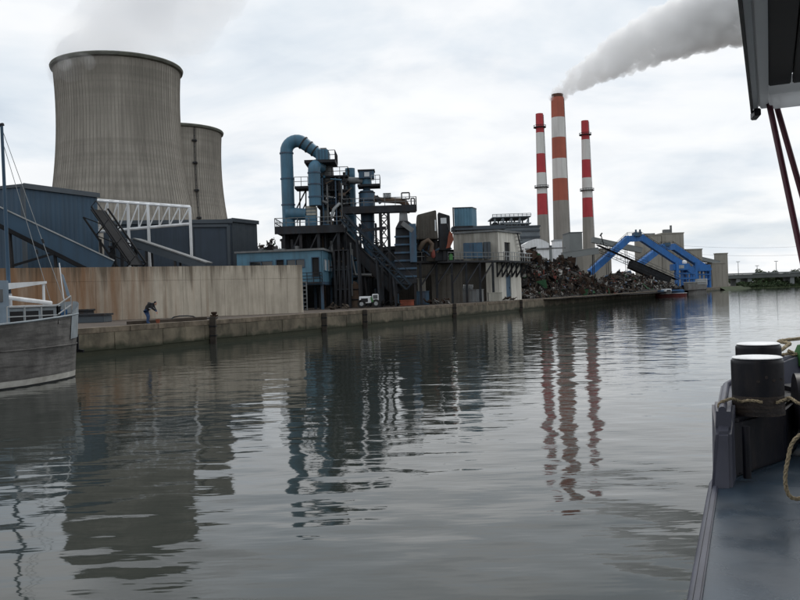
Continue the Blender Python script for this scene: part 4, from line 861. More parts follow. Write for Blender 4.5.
# engine block under the cab
th = Thing('engine_block', 'dark brown engine block with pipes and drums on the balcony below the crane cab', 'machine', P(428, 260, 106.5))
zB0 = Z(470, 260.3, 108)
for (x0, x1, y0, y1, d0, d1, nm, mt) in ((417.5, 424, 233, 260, 107, 109, 'gear_housing', 'dark_steel'), (424.2, 436, 240, 260, 107, 109.5, 'engine_casing', 'brown_box'), (436.2, 448, 240.5, 260, 106.6, 109, 'radiator_casing', 'dark_steel'), (427, 433, 234, 239.8, 107.2, 109, 'turntable', 'black_steel')):
    u, v = P(x0, y0, d0), P(x1, y1, d0); m = MB(); m.box(u.x, v.x, d0, d1, zB0+.003 if y1 == 260 else v.z, u.z); m.part(nm, mt, th, bevel=.05)
r_ = random.Random(21)
for k in range(16):
    x, y = r_.uniform(417, 447), r_.uniform(234, 257); a = P(x, y, 106.4); b = a+Vector((r_.uniform(-1, 1), r_.uniform(-.1, .1), r_.uniform(-.8, .8))); m = MB(); m.tube([a, a.lerp(b, .5)+Vector((0, -.15, .12)), b], r_.uniform(.06, .16), 8); m.part('pipework', r_.choice(['brown_duct', 'dull_blue', 'dark_steel', 'scrap_rust']), th, smooth=50)
# pipework clutter in the shade of the platform
th = Thing('pipe_cluster', 'tangle of dark pipes and conduits below the pipe platform', 'pipes', G(330, 300, 104, GZ))
for k in range(26):
    x = r_.uniform(322, 352); y0 = r_.uniform(232, 255); D_ = r_.uniform(102, 109); a = P(x, y0, D_); b = Vector((a.x, a.y, GZ+r_.choice((0, 0, 1.5, 3)))); m = MB()
    if k % 3: m.tube([a, b], r_.uniform(.06, .16), 8)
    else: m.tube([a, a+Vector((0, 0, -r_.uniform(1, 3)))]+[a+Vector((.4, 0, -3.3)), a+Vector((r_.uniform(1.5, 3), 0, -3.4))], r_.uniform(.08, .2), 8)
    m.part('pipe', r_.choice(['dark_steel', 'dark_steel', 'dull_blue', 'grey_steel', 'brown_duct']), th, smooth=50)
for k in range(30):
    x = r_.uniform(343, 398); y0 = r_.uniform(258, 296); D_ = r_.uniform(107, 112); a = P(x, y0, D_); m = MB()
    if k % 3 == 0: m.box(a.x-.3, a.x+r_.uniform(.2, .9), D_, D_+.6, a.z-r_.uniform(.3, 1), a.z)
    elif k % 3 == 1: m.tube([a, a+Vector((r_.uniform(1, 4), 0, 0))], r_.uniform(.05, .15), 8)
    else: m.tube([a, Vector((a.x, a.y, GZ))], r_.uniform(.06, .18), 8)
    m.part('pipe' if k % 3 else 'junction_box', r_.choice(['grey_steel', 'dull_blue', 'brown_duct', 'scrap_rust', 'dark_steel']), th, smooth=50)
# brown cab, orange grapple
th = Thing('crane_cab', 'brown metal crane cab with a slanted roof and dark window beside the hopper', 'cab', G(426, 260, 106, Z(426, 261, 106)))
a, b = P(414.5, 213, 106), P(438, 239, 106); zB = b.z
m = MB(); m.hull8([(a.x, 105.5, zB), (b.x, 105.5, zB), (b.x, 109, zB), (a.x, 109, zB), (a.x+.3, 105.5, a.z-.3), (b.x-.15, 105.5, a.z+.25), (b.x-.15, 109, a.z+.25), (a.x+.3, 109, a.z-.3)]); cb_ = m.part('cab_shell', 'brown_box', th, bevel=.08)
m = MB()
for k in range(1, 7): x = a.x+.3+(b.x-a.x-.5)*k/7; m.box(x-.04, x+.04, 105.42, 105.496, zB+.1, a.z-.4)
m.part('wall_rib', 'brown_box', th, cb_)
u, v = P(438, 212.5, 106.4), P(451.5, 250, 106.4); m = MB(); m.prism([(u.x+.02, 106), (v.x-.1, 106), (v.x-.1, 108.6), (u.x+.02, 108.6)], v.z, [u.z, u.z-.5, u.z-.5, u.z]); hd = m.part('hood', 'dark_steel', th, bevel=.06)
w0, w1 = P(440.5, 218, 105.9), P(446.5, 223.5, 105.9); m = MB(); m.box(w0.x, w1.x, 105.9, 105.98, w1.z, w0.z); m.part('window', 'pane_pale', th, hd)
w0, w1 = P(434.5, 220, 105.4), P(436.3, 231, 105.4); m = MB(); m.box(w0.x, w1.x, 105.36, 105.49, w1.z, w0.z); m.part('side_window', 'pane_pale', th, cb_)
zBal = Z(470, 260.3, 108)
for x in (417, 424, 436, 444): p_ = P(x, 240, 106.5); m = MB(); m.box(p_.x-.18, p_.x+.18, 106.3, 106.7, zBal+.003, zB+.1 if x < 438 else v.z+.1); m.part('leg', 'dark_steel', th)
m = MB(); m.tube([P(419, 250, 105), P(423, 243, 104.8), P(428, 240, 104.8), P(432, 244, 105), P(431, 252, 105)], .3, 10); m.part('hydraulic_hose', 'brown_duct', th, smooth=50)
m = MB(); m.lathe([(.15, Z(434, 258, 105)), (.3, Z(434, 256, 105)), (.25, Z(434, 251, 105)), (.1, Z(434, 249, 105))], V2(P(433, 250, 105)), 10); m.part('winch', 'scrap_red', th, smooth=40)
th = Thing('orange_grab', 'worn orange steel grab hanging on the balcony beside the crane cab', 'grab', P(450, 248, 105.2))
m = MB(); pts = [P(449.5, 231, 105.2), P(452.5, 234, 105.2), P(453.5, 240, 105.2), P(450, 247.5, 105.2), P(446, 248.5, 105.2), P(447.5, 243, 105.2), P(448, 237, 105.2)]
m._add([(p.x, 105.0, p.z) for p in pts]+[(p.x, 105.7, p.z) for p in pts], [tuple(range(7)), tuple(range(13, 6, -1))]+[(i, 7+i, 7+(i+1) % 7, (i+1) % 7) for i in range(7)]); m.part('jaw', 'orange_paint', th)
m = MB(); m.beam(P(449, 231, 105.3), P(447, 224, 105.5), .2); m.part('hanger', 'dark_steel', th)

# ================================================================== WHITE BUILDING + BALCONY
WD = 126.; cA = G(454, 260, 128.5, 0); cB = G(497.5, 260, WD, 0); cCn = G(520.5, 260, 133.5, 0)
zr = Z(498, 231.4, WD); zbal = Z(498, 261, WD); side = cCn-cB
th = Thing('white_building', 'two-storey whitewashed concrete building with a blue door beside the quay', 'building', (cB.x, cB.y, GZ))
dB = (cB-cA).normalized(); fB = Vector((dB.y, -dB.x, 0)); e = side.normalized(); s_ = Vector((e.y, -e.x, 0)); Ln = side.length
m = MB(); m.prism([V2(cA), V2(cB), V2(cB+e*.3), V2(cA+e*.3)], zbal, zr); m.part('side_wall', 'render_shaded_and_block', th)  # shade of this face is put into the darker whitewash
# river face built round its openings
def rf_(f0, f1, z0, z1, nm, mt, o=0, t_=.3, parent=None):
    p0, p1 = cB+e*(Ln*f0)+s_*o, cB+e*(Ln*f1)+s_*o; m = MB(); m.prism([V2(p0), V2(p1), V2(p1-s_*t_), V2(p0-s_*t_)], z0, z1); return m.part(nm, mt, th, parent)
m = MB()
def seg(f0, f1, z0, z1): p0, p1 = cB+e*(Ln*f0), cB+e*(Ln*f1); m.prism([V2(p0), V2(p1), V2(p1-s_*.3), V2(p0-s_*.3)], z0, z1)
zd0, zd1 = zbal+.05, zbal+3.0; zl1 = GZ+4.0; zl0 = GZ+.25
for f0, f1, z0, z1 in ((0, .28, GZ, zr), (.60, 1, GZ, zr), (.28, .60, zd1, zr), (.28, .6, zl1, zd0), (.28, .6, GZ, zl0), ): seg(f0, f1, z0, z1)
seg(.28, .33, zl0, zl1); seg(.55, .6, zl0, zl1); seg(.28, .31, zd0, zd1); seg(.56, .6, zd0, zd1)
m.part('river_wall', 'render_white', th)
dr = rf_(.31, .56, zd0, zd1, 'doorway', 'dark_opening', -.22, .05); rf_(.31, .40, zd0+.1, zd1-.1, 'door_leaf', 'dark_steel', -.05, .05, dr)
dr = rf_(.33, .55, zl0, zl1, 'door', 'dull_blue', -.15, .06); rf_(.50, .525, zl0+1.6, zl0+1.8, 'handle', 'black_steel', -.10, .04, dr)
m = MB(); pl = [V2(cA-dB*.1+fB*.2), V2(cB+fB*.2+s_*.2), V2(cCn+s_*.25+e*.2), V2(cCn-dB*(cB-cA).length+e*.2)]; m.prism(pl, zr, zr+.3); m.part('roof_slab', 'grey_steel', th)
m = MB(); m.prism([V2(cCn-s_*.3-e*.3), V2(cCn-s_*.3), V2(cCn-dB*(cB-cA).length), V2(cCn-dB*(cB-cA).length-e*.3)], GZ, zr); m.part('rear_wall', 'render_shaded_and_block', th)
# lower storey side: white pier and dark bays
pA = cB-dB*1.9; m = MB(); m.prism([V2(pA), V2(cB), V2(cB+e*.3), V2(pA+e*.3)], GZ, zbal-.001); m.part('corner_pier', 'render_white', th)
m = MB(); m.prism([V2(cB-dB*8+e*2), V2(cB-dB*1.9+e*2), V2(cB-dB*1.9+e*2.3), V2(cB-dB*8+e*2.3)], GZ, zbal-.001); m.part('recess_wall', 'brown_box', th)
# blue tank boxes on the side wall
for (x0, x1, y0, y1, nm, mt) in ((463.5, 483, 243, 258, 'cabinet', 'dull_blue'), (483.5, 491, 242, 258.5, 'cabinet', 'slate_trim')):
    u, v = P(x0, y0, 125.2), P(x1, y1, 125.2); m = MB(); m.box(u.x, v.x, 125.2, 126.2, v.z, u.z); o_ = m.part(nm, mt, th, bevel=.04)
    mm = MB(); mm.box((u.x+v.x)/2-.03, (u.x+v.x)/2+.03, 125.15, 125.195, v.z+.1, u.z-.1); mm.part('door_seam', 'dark_steel', th, o_)
# exterior stair on the far end
m = MB(); a, b = cCn+s_*.6+Vector((0, 0, zbal)), cCn-e*2.3+s_*.6+Vector((0, 0, zr)); 
for k in range(9): p_ = a.lerp(b, k/8); m.box(p_.x-.5, p_.x+.5, p_.y-.15, p_.y+.15, p_.z-.03, p_.z+.03)
m.beam(a, b, .12, .25); m.part('stair', 'dark_steel', th)
# balcony
bth = Thing('balcony', 'long dark steel balcony with railings and brackets along the white building and cab', 'balcony', G(415, 300, 107, GZ))
b0, b1, b2 = G(415, 260, 104.6, zBal), cB+fB*1.6+s_*1.5, cCn+s_*1.5+e*1.2
zb_ = zbal
m = MB(); m.prism([V2(b0), V2(b1), V2(cB-dB*.02+fB*.01), V2(G(415, 260, 110, 0))], [zBal-.25, zb_-.25, zb_-.25, zBal-.25], [zBal, zb_, zb_, zBal]); m.part('deck', 'dark_steel', bth)
m = MB(); m.prism([V2(b1), V2(b2), V2(cCn+s_*.01+e*1.2), V2(cB+s_*.01)], zb_-.25, zb_); m.part('river_deck', 'dark_steel', bth)
B1, B2, B0 = Vector((b1.x, b1.y, zb_)), Vector((b2.x, b2.y, zb_)), Vector((b0.x, b0.y, zBal))
m = rail([B0, B1], 1.15, 1.6, .045, 2); m.part('railing', 'grey_steel', bth); m = rail([B1, B2, cCn+s_*.1+e*1.2+Vector((0, 0, zb_))], 1.3, 1.1, .045, 2); m.part('railing', 'light_steel', bth)
for k in range(6):
    p_ = B1.lerp(B2, (k+.3)/6); w_ = p_-s_*1.45; m = MB(); m.beam(p_-Vector((0, 0, .3)), Vector((w_.x, w_.y, zb_-2.4)), .22); m.beam(w_-Vector((0, 0, .25)), Vector((w_.x, w_.y, zb_-2.5)), .2); m.part('bracket', 'dark_steel', bth)
for k in range(6):
    p_ = B0.lerp(B1, (k+.3)/6.2); m = MB(); m.box(p_.x-.16, p_.x+.16, p_.y+.3, p_.y+.62, GZ, p_.z-.25); m.part('post', 'dark_steel', bth)
    if k < 5: r_ = B0.lerp(B1, (k+1.3)/6.2); m = MB(); m.beam(p_+Vector((0, .3, -3.2)), r_+Vector((0, .3, -.3)), .16); m.part('brace', 'dark_steel', bth)
# blue box on roof frame
th = Thing('blue_tank_box', 'blue corrugated steel box raised on a dark frame above the white building', 'container', P(465, 228, 118))
a, b = P(453.5, 209, 130), P(477.5, 226, 130); m = MB(); corrugated(m, (a.x, 129), (b.x-.9, 129), b.z, a.z, None, .45, .06); corrugated(m, (b.x-.9, 129), (b.x, 131.5), b.z, a.z, None, .45, .06); corrugated(m, (b.x, 131.5), (a.x+.9, 131.5), b.z, a.z); corrugated(m, (a.x+.9, 131.5), (a.x, 129), b.z, a.z); bx_ = m.part('box_shell', 'cabin_blue', th)
m = MB(); m.prism([(a.x-.1, 128.85), (b.x-.85, 128.85), (b.x+.1, 131.5), (a.x+.9, 131.65)], a.z, a.z+.12); m.part('lid', 'slate_trim', th, bx_)
m = MB(); m.prism([(a.x-.1, 128.85), (b.x-.85, 128.85), (b.x+.1, 131.5), (a.x+.9, 131.65)], b.z-.3, b.z-.003); m.part('base_frame', 'dark_steel', th)
u = P(453, 207.5, 128.7); m = MB(); m.box(u.x-.1, u.x+.1, 128.6, 128.8, Z(453, 246, 128.7), u.z); m.part('mast', 'dark_steel', th)
a, b = P(452, 226.8, 129), P(506, 228.6, 129); m = MB(); m.box(a.x, b.x, 128.9, 132.5, b.z, a.z); m.solo('roof_gantry', 'slate_trim', 'flat dark gantry beam deck running above the white building roof', 'gantry', (a.x, 129, b.z))
for i, (x0, x1, y0) in enumerate(((492, 499, 223.5), (499.5, 506, 225))):
    u, v = P(x0, y0, 130), P(x1, 226.4, 130); m = MB(); m.box(u.x, v.x, 130, 131.5, a.z+.003, u.z); m.box(u.x+.2, v.x-.2, 130.3, 131, u.z, u.z+.2)
    m.solo('gearbox', 'dark_steel', 'dark gearbox on the roof gantry, '+('left' if i == 0 else 'right')+' one of the pair', 'machine', (u.x, 130, a.z), 'gearboxes on the roof gantry', bevel=.05)
for i, x in enumerate((456, 470, 484, 498)):
    u = P(x, 229, 130.5); m = MB(); m.box(u.x-.12, u.x+.12, 130.4, 130.65, zr+.304, u.z+.1); m.solo('gantry_post', 'dark_steel', ('leftmost', 'second', 'third', 'rightmost')[i]+' dark post under the roof gantry', 'post', (u.x, 130.5, zr+.3), 'posts under the roof gantry')
# under-balcony clutter
def crate(name, label, x0, x1, y0, D, dep, mt, cat='box', lid=None):
    u, v = P(x0, y0, D), P(x1, y0, D); th = Thing(name, label, cat, (u.x, D, GZ)); m = MB(); m.box(u.x, v.x, D, D+dep, GZ+.004, u.z); b_ = m.part('body', mt, th, bevel=.04)
    m = MB(); m.box(u.x-.06, v.x+.06, D-.06, D+dep+.06, u.z+.002, u.z+.1); m.part('lid', lid or mt, th, b_)
    m = MB(); w_ = v.x-u.x
    for k in range(1, 4): m.box(u.x+w_*k/4-.04, u.x+w_*k/4+.04, D-.05, D-.004, GZ+.05, u.z-.02)
    m.part('rib', lid or mt, th, b_); return th
crate('steel_skip', 'grey steel skip on the quay below the balcony', 461, 476, 290.5, 118, 2.5, 'grey_steel', 'skip')
crate('metal_cabinet', 'pale grey-green metal cabinet beside the grey skip', 475.5, 483.5, 290, 119, 1.2, 'light_steel', 'cabinet')
crate('white_bin', 'whitish box standing in front of the white building corner', 488.5, 502, 293.2, 120, 1.5, 'cream', 'box')
crate('blue_pallet_box', 'faded blue box below the left end of the balcony', 415, 429, 292, 108, 2, 'dull_blue', 'box')
crate('brown_partition', 'tall grey-brown sheet metal bin under the middle of the balcony', 431, 452, 275, 112, 2, 'brown_box', 'bin')
crate('concrete_block_stack', 'pale concrete pier block under the balcony beside the hopper', 417.5, 425.5, 279, 110, 1.6, 'render_shaded_and_block', 'block')
crate('red_scrap_bin', 'low rusty red scrap bin on the quay below the inclined conveyor', 400, 414, 301, 103, 1.8, 'orange_paint', 'bin')
p0, p1 = P(449, 254.5, 105.5), P(452.8, 259.5, 105.5); m = MB(); m.box(p0.x, p1.x, 105.3, 105.9, zBal+.004, p0.z); m.box(p0.x+.1, p1.x-.1, 105.4, 105.8, p0.z, p0.z+.1); m.solo('green_drum_box', 'green_paint', 'small bright green box on the balcony beside the orange grab', 'box', (p0.x, 105.5, zBal), bevel=.03)
# curved white chute debris
th = Thing('coil_spring', 'pale coiled hose and bent sheet lying against the wall under the balcony', 'hose', G(460, 296, 119, GZ)); pts = []
for k in range(90): a = k*.55; p_ = P(459+14*k/90, 291+2.5*math.sin(a), 119.6); p_.y += .35*math.cos(a); p_.z += .5; pts.append(p_)
m = MB(); m.tube(pts, .09, 6); m.part('hose', 'light_steel', th, smooth=60)
pts = [P(452, 284, 120), P(453.5, 290, 120), P(457, 296, 120), P(461, 300, 120)]; m = MB()
for a, b in zip(pts, pts[1:]): m.beam(a, b, 1.0, .2, up=(0, 1, 0))
m.part('bent_sheet', 'light_steel', th)

# white loader truck
def loader():
    D = 97.; b = G(369, 305, D, GZ); th = Thing('compact_loader', 'small dirty white loader parked on the yard under the conveyor', 'loader', b)
    def bx(x0, x1, y0, y1, d0, d1, nm, mt, parent=None, bev=.06):
        u, v = P(x0, y0, D), P(x1, y1, D); m = MB(); m.box(u.x, v.x, D+d0, D+d1, v.z, u.z); return m.part(nm, mt, th, parent, bevel=bev)
    bd = bx(359, 371.5, 296.5, 303, 0, 2.0, 'bonnet', 'white_paint'); bx(361, 368, 298.5, 302, -.03, -.005, 'grille', 'dark_opening', bd, 0)
    cb = bx(372, 378.5, 294, 303, .1, 2, 'cab', 'white_paint'); bx(373, 377.5, 295, 298.5, .05, .095, 'window', 'glass', cb, 0); bx(366, 372.5, 302, 304.5, .2, 1.8, 'chassis', 'dark_steel')
    for x in (361.5, 376):
        for dd in (.0, 1.7):
            c = P(x, 303.2, D); m = MB(); m.cyl((c.x, D+dd, GZ+.5), (c.x, D+dd+.4, GZ+.5), .5, n=18); w_ = m.part('wheel', 'rubber', th, smooth=40); m = MB(); m.cyl((c.x, D+dd-.03, GZ+.5), (c.x, D+dd+.1, GZ+.5), .24, n=12); m.part('rim', 'light_steel', th, w_)
    m = MB(); m.beam(P(371, 297, D-.1), P(372.8, 302, D-.1), .2); m.part('lift_arm', 'green_paint', th)
loader()
# ================================================================== SCRAP YARD
scrap_heap('scrap_heap', 'tall dark brown scrap heap beside the white building', [P(519, 249, 150), P(528, 247, 156), P(538, 256, 162), P(552, 264, 168), P(566, 272, 172)], 6500, (6, 5, 2.2, .9, 4, .3, .3, .4), 1.1, 5, 9.5)
scrap_heap('scrap_heap', 'big rusty scrap heap in front of the blue crane arm', [P(545, 262, 178), P(556, 257, 180), P(572, 261, 182), P(584, 268, 186), P(600, 276, 192), P(622, 283, 200)], 7500, (7, 5, 2.0, .7, 4, .3, .7, .4), 1.2, 6, 11)
scrap_heap('scrap_heap', 'mixed grey and rusty scrap heap below the dark loading conveyor', [P(600, 281, 200), P(616, 271, 216), P(632, 267, 232), P(648, 274, 254), P(664, 280, 280), P(682, 283.5, 312)], 6500, (5, 4, 4, 2.2, 4, .5, .6, .5), 1.2, 7, 11)
scrap_heap('scrap_heap', 'low pale littered scrap along the quay edge right of the white building', [P(522, 288, 140), P(535, 284, 146), P(550, 287, 152), P(566, 294, 160), P(580, 297, 168)], 3600, (4, 4, 3, 2.6, 3, .5, .4, .6), .8, 8, 6)
scrap_heap('scrap_heap', 'low heap of loose scrap along the quay below the rusty heap', [P(572, 296, 166), P(592, 292, 186), P(612, 290, 206), P(632, 289, 224), P(652, 288, 250), P(672, 287, 284)], 4200, (5, 4, 2.4, 1.6, 3, .4, 1.2, .5), .9, 9, 7)
p = P(583, 285, 168); th = Thing('green_skip', 'dull green steel skip half buried in the scrap heap', 'skip', (p.x, p.y, GZ))
m = MB(); m.hull8([(p.x-.9, 168, GZ), (p.x+.8, 168.4, GZ), (p.x+.8, 171, GZ), (p.x-.9, 171, GZ), (p.x-1.3, 167.6, p.z-1), (p.x+1.2, 168, p.z-.7), (p.x+1.2, 171.4, p.z-.7), (p.x-1.3, 171.4, p.z-1)]); m.part('body', 'scrap_green', th)
m = MB(); m.beam((p.x-1.35, 167.55, p.z-1), (p.x+1.25, 167.95, p.z-.7), .15); m.part('rim', 'scrap_dark', th)
# small things lying about the quay
for i, (x, t_, sz, mt, lab) in enumerate(((437, 3, .8, 'scrap_rust', 'rusty scrap bundle on the quay below the crane cab'), (443, 2, .6, 'scrap_grey', 'grey scrap bundle at the quay edge below the crane cab'), (508, 1.8, .7, 'scrap_brown', 'brown scrap bundle at the foot of the white building'), (388, 6, .8, 'scrap_dark', 'dark scrap bundle in front of the cable rack'), (340, 7, .7, 'scrap_brown', 'brown scrap bundle right of the control cabin'))):
    s_ = q_at(x, t_); c = q(s_, t_, GZ); m = MB(); r_ = random.Random(i)
    for k in range(14):
        a = c+Vector((r_.uniform(-1, 1)*sz*1.6, r_.uniform(-.6, .6)*sz, r_.uniform(0, .5)*sz)); b = a+Vector((r_.uniform(-1, 1), r_.uniform(-1, 1), r_.uniform(.02, .7)))*sz; m.beam(a, b, r_.uniform(.06, .4)*sz, r_.uniform(.06, .3)*sz)
    m.solo('scrap_bundle', mt, lab, 'scrap', c, 'scrap bundles lying on the quay')
# low steel boxes left of the person
c = G(90, 322, 66, GZ); th = Thing('steel_caisson', 'low grey-blue steel caisson lying before the rusty wall', 'caisson', c)
a, b = P(73, 316.5, 66), P(103.5, 322, 66); m = MB(); m.box(a.x, b.x, 66, 68, GZ+.003, a.z); m.part('body', 'slate_trim', th, bevel=.04)
m = MB(); m.box(a.x-.1, b.x+.1, 65.9, 68.1, a.z+.003, a.z+.16); m.part('cover', 'dark_steel', th)
a, b = P(70, 311.5, 68.6), P(88, 315, 68.6); m = MB(); m.box(a.x, b.x, 68.6, 70, GZ+.003, a.z); m.box(a.x-.1, b.x+.1, 68.5, 70.1, a.z, a.z+.15); m.solo('girder_stub', 'dark_steel', 'dark steel girder stub lying behind the low caisson', 'girder', (a.x, 69, GZ), bevel=.03)
a0, a1 = q(q_at(128, 1.6), 1.6, GZ), q(q_at(205, 1.4), 1.4, GZ); m = MB(); m.beam(a0+Vector((0, 0, .12)), a1+Vector((0, 0, .12)), .35, .22); m.solo('timber_beam', 'scrap_brown', 'long brown timber beam lying along the quay beside the person', 'beam', a0)
pts = [q(q_at(172+i*3.2, 3.2), 3.2+.5*math.sin(i*.9), GZ+.06+.3*max(0, math.sin(i*.45))) for i in range(14)]
m = MB(); m.tube(pts, .05, 6); m.solo('loose_cable', 'dark_steel', 'loose dark cable lying at the foot of the pale wall', 'cable', pts[0], smooth=60)

# ================================================================== PERSON bending on the quay
def person():
    foot = q(q_at(147, 1.1), 1.1, GZ+.004); F_ = Vector((1, -.1, 0)).normalized(); Sd = Vector((-F_.y, F_.x, 0))
    def at(f, s_, z): return foot+F_*f+Sd*s_+Vector((0, 0, z))
    th = Thing('person', 'person in blue jeans and dark jacket bending over on the quay', 'person', foot)
    def skin_obj(name, verts, edges, radii, mt, parent=None, root=0):
        me = bpy.data.meshes.new(name); me.from_pydata([tuple(v-foot) for v in verts], edges, []); me.materials.append(MATS[mt])
        o = bpy.data.objects.new(name, me); C.objects.link(o); o.parent = parent or th.o
        md = o.modifiers.new('skin', 'SKIN'); md.use_smooth_shade = True
        if not me.skin_vertices: me.skin_vertices.new()
        for i, rr in enumerate(radii): me.skin_vertices[0].data[i].radius = (rr, rr) if not isinstance(rr, tuple) else rr
        me.skin_vertices[0].data[root].use_root = True
        sb = o.modifiers.new('sub', 'SUBSURF'); sb.levels = 2; sb.render_levels = 2; return o
    hip = at(-.05, 0, .93)
    body_v = [hip, at(.10, 0, 1.12), at(.30, 0, 1.30), at(.42, 0, 1.36), at(.50, 0, 1.39), at(.62, 0, 1.38),   # spine, neck, head
              at(.36, .19, 1.30), at(.46, .22, 1.05), at(.62, .16, .84), at(.67, .14, .76),                      # left arm
              at(.36, -.19, 1.30), at(.50, -.22, 1.06), at(.68, -.14, .90), at(.74, -.12, .83),
              at(-.06, .11, .88), at(.06, .12, .48), at(-.04, .13, .08), at(.14, .14, .05),
              at(-.06, -.11, .88), at(.12, -.12, .49), at(.06, -.13, .08), at(.24, -.14, .05)]
    ed = [(0, 1), (1, 2), (2, 3), (3, 4), (4, 5), (3, 6), (6, 7), (7, 8), (8, 9), (3, 10), (10, 11), (11, 12), (12, 13), (0, 14), (14, 15), (15, 16), (16, 17), (0, 18), (18, 19), (19, 20), (20, 21)]
    rad = [.19, .19, .2, .10, .07, .06, .085, .065, .05, .04, .085, .065, .05, .04, .135, .11, .085, .06, .135, .11, .085, .06]
    skin_obj('body', body_v, ed, rad, 'jeans')
    jv = [body_v[0]+Vector((0, 0, .05)), body_v[1], body_v[2], body_v[3], body_v[6], body_v[7], body_v[8], body_v[10], body_v[11], body_v[12]]
    skin_obj('jacket', jv, [(0, 1), (1, 2), (2, 3), (3, 4), (4, 5), (5, 6), (3, 7), (7, 8), (8, 9)], [.205, .225, .24, .14, .11, .09, .075, .11, .09, .075], 'dark_cloth')
    # head
    hc = at(.63, 0, 1.40); m = MB(); prof = [(.0, -.13), (.055, -.12), (.075, -.07), (.088, 0), (.09, .04), (.075, .10), (.04, .13), (0, .135)]
    m.lathe([(r_, hc.z+z) for r_, z in prof], (hc.x, hc.y), 16); hd = m.part('head', 'skin', th, smooth=80)
    m = MB(); m.lathe([(.094, hc.z+.02), (.098, hc.z+.06), (.082, hc.z+.11), (.045, hc.z+.142), (0, hc.z+.15)], (hc.x-.012, hc.y), 16); m.part('cap', 'dark_cloth', th, hd, smooth=80)
    m = MB(); m.cyl(hc+F_*.08+Vector((0, 0, -.01)), hc+F_*.115+Vector((0, 0, -.03)), .018, .012, 8); m.part('nose', 'skin', th, hd, smooth=80)
    for s_, base in ((1, body_v[9]), (-1, body_v[13])):
        m = MB(); m.hull8([base+Vector(v) for v in ((-.03, -.04, -.09), (.03, -.04, -.09), (.03, .04, -.09), (-.03, .04, -.09), (-.025, -.035, 0), (.025, -.035, 0), (.025, .035, 0), (-.025, .035, 0))])
        for k in range(4): b_ = base+Vector((.0, -.033+.022*k, -.085)); m.tube([b_, b_+Vector((.015, 0, -.04)), b_+Vector((.04, 0, -.06-.01*(k % 2)))], .010, 6)
        b_ = base+Vector((.02, -.04*s_, -.03)); m.tube([b_, b_+Vector((.03, -.02*s_, -.03)), b_+Vector((.05, -.02*s_, -.06))], .011, 6); m.part('hand', 'skin', th, smooth=60)
    for base in (body_v[16], body_v[20]):
        m = MB(); m.hull8([Vector((base.x, base.y, foot.z))+F_*f+Sd*s_+Vector((0, 0, z)) for f, s_, z in ((-.08, -.05, 0), (.22, -.05, 0), (.22, .05, 0), (-.08, .05, 0), (-.07, -.045, .11), (.16, -.045, .07), (.16, .045, .07), (-.07, .045, .11))]); m.part('shoe', 'rubber', th, bevel=.02)
    m = MB(); b_ = at(.30, .0, 1.12); m.prism([V2(b_+F_*-.12+Sd*-.2), V2(b_+F_*.2+Sd*-.19), V2(b_+F_*.2+Sd*.19), V2(b_+F_*-.12+Sd*.2)], 1.0+GZ, 1.14+GZ); m.part('shirt_hem', 'pale_cloth', th, bevel=.05)
    c = at(.78, -.05, 0); m = MB(); m.lathe([(.11, GZ+.01), (.15, GZ+.3), (.14, GZ+.3), (.105, GZ+.03)], (c.x, c.y), 14); m.solo('bucket', 'orange_paint', 'small reddish bucket on the quay in front of the person', 'bucket', (c.x, c.y, GZ), smooth=40)
person()

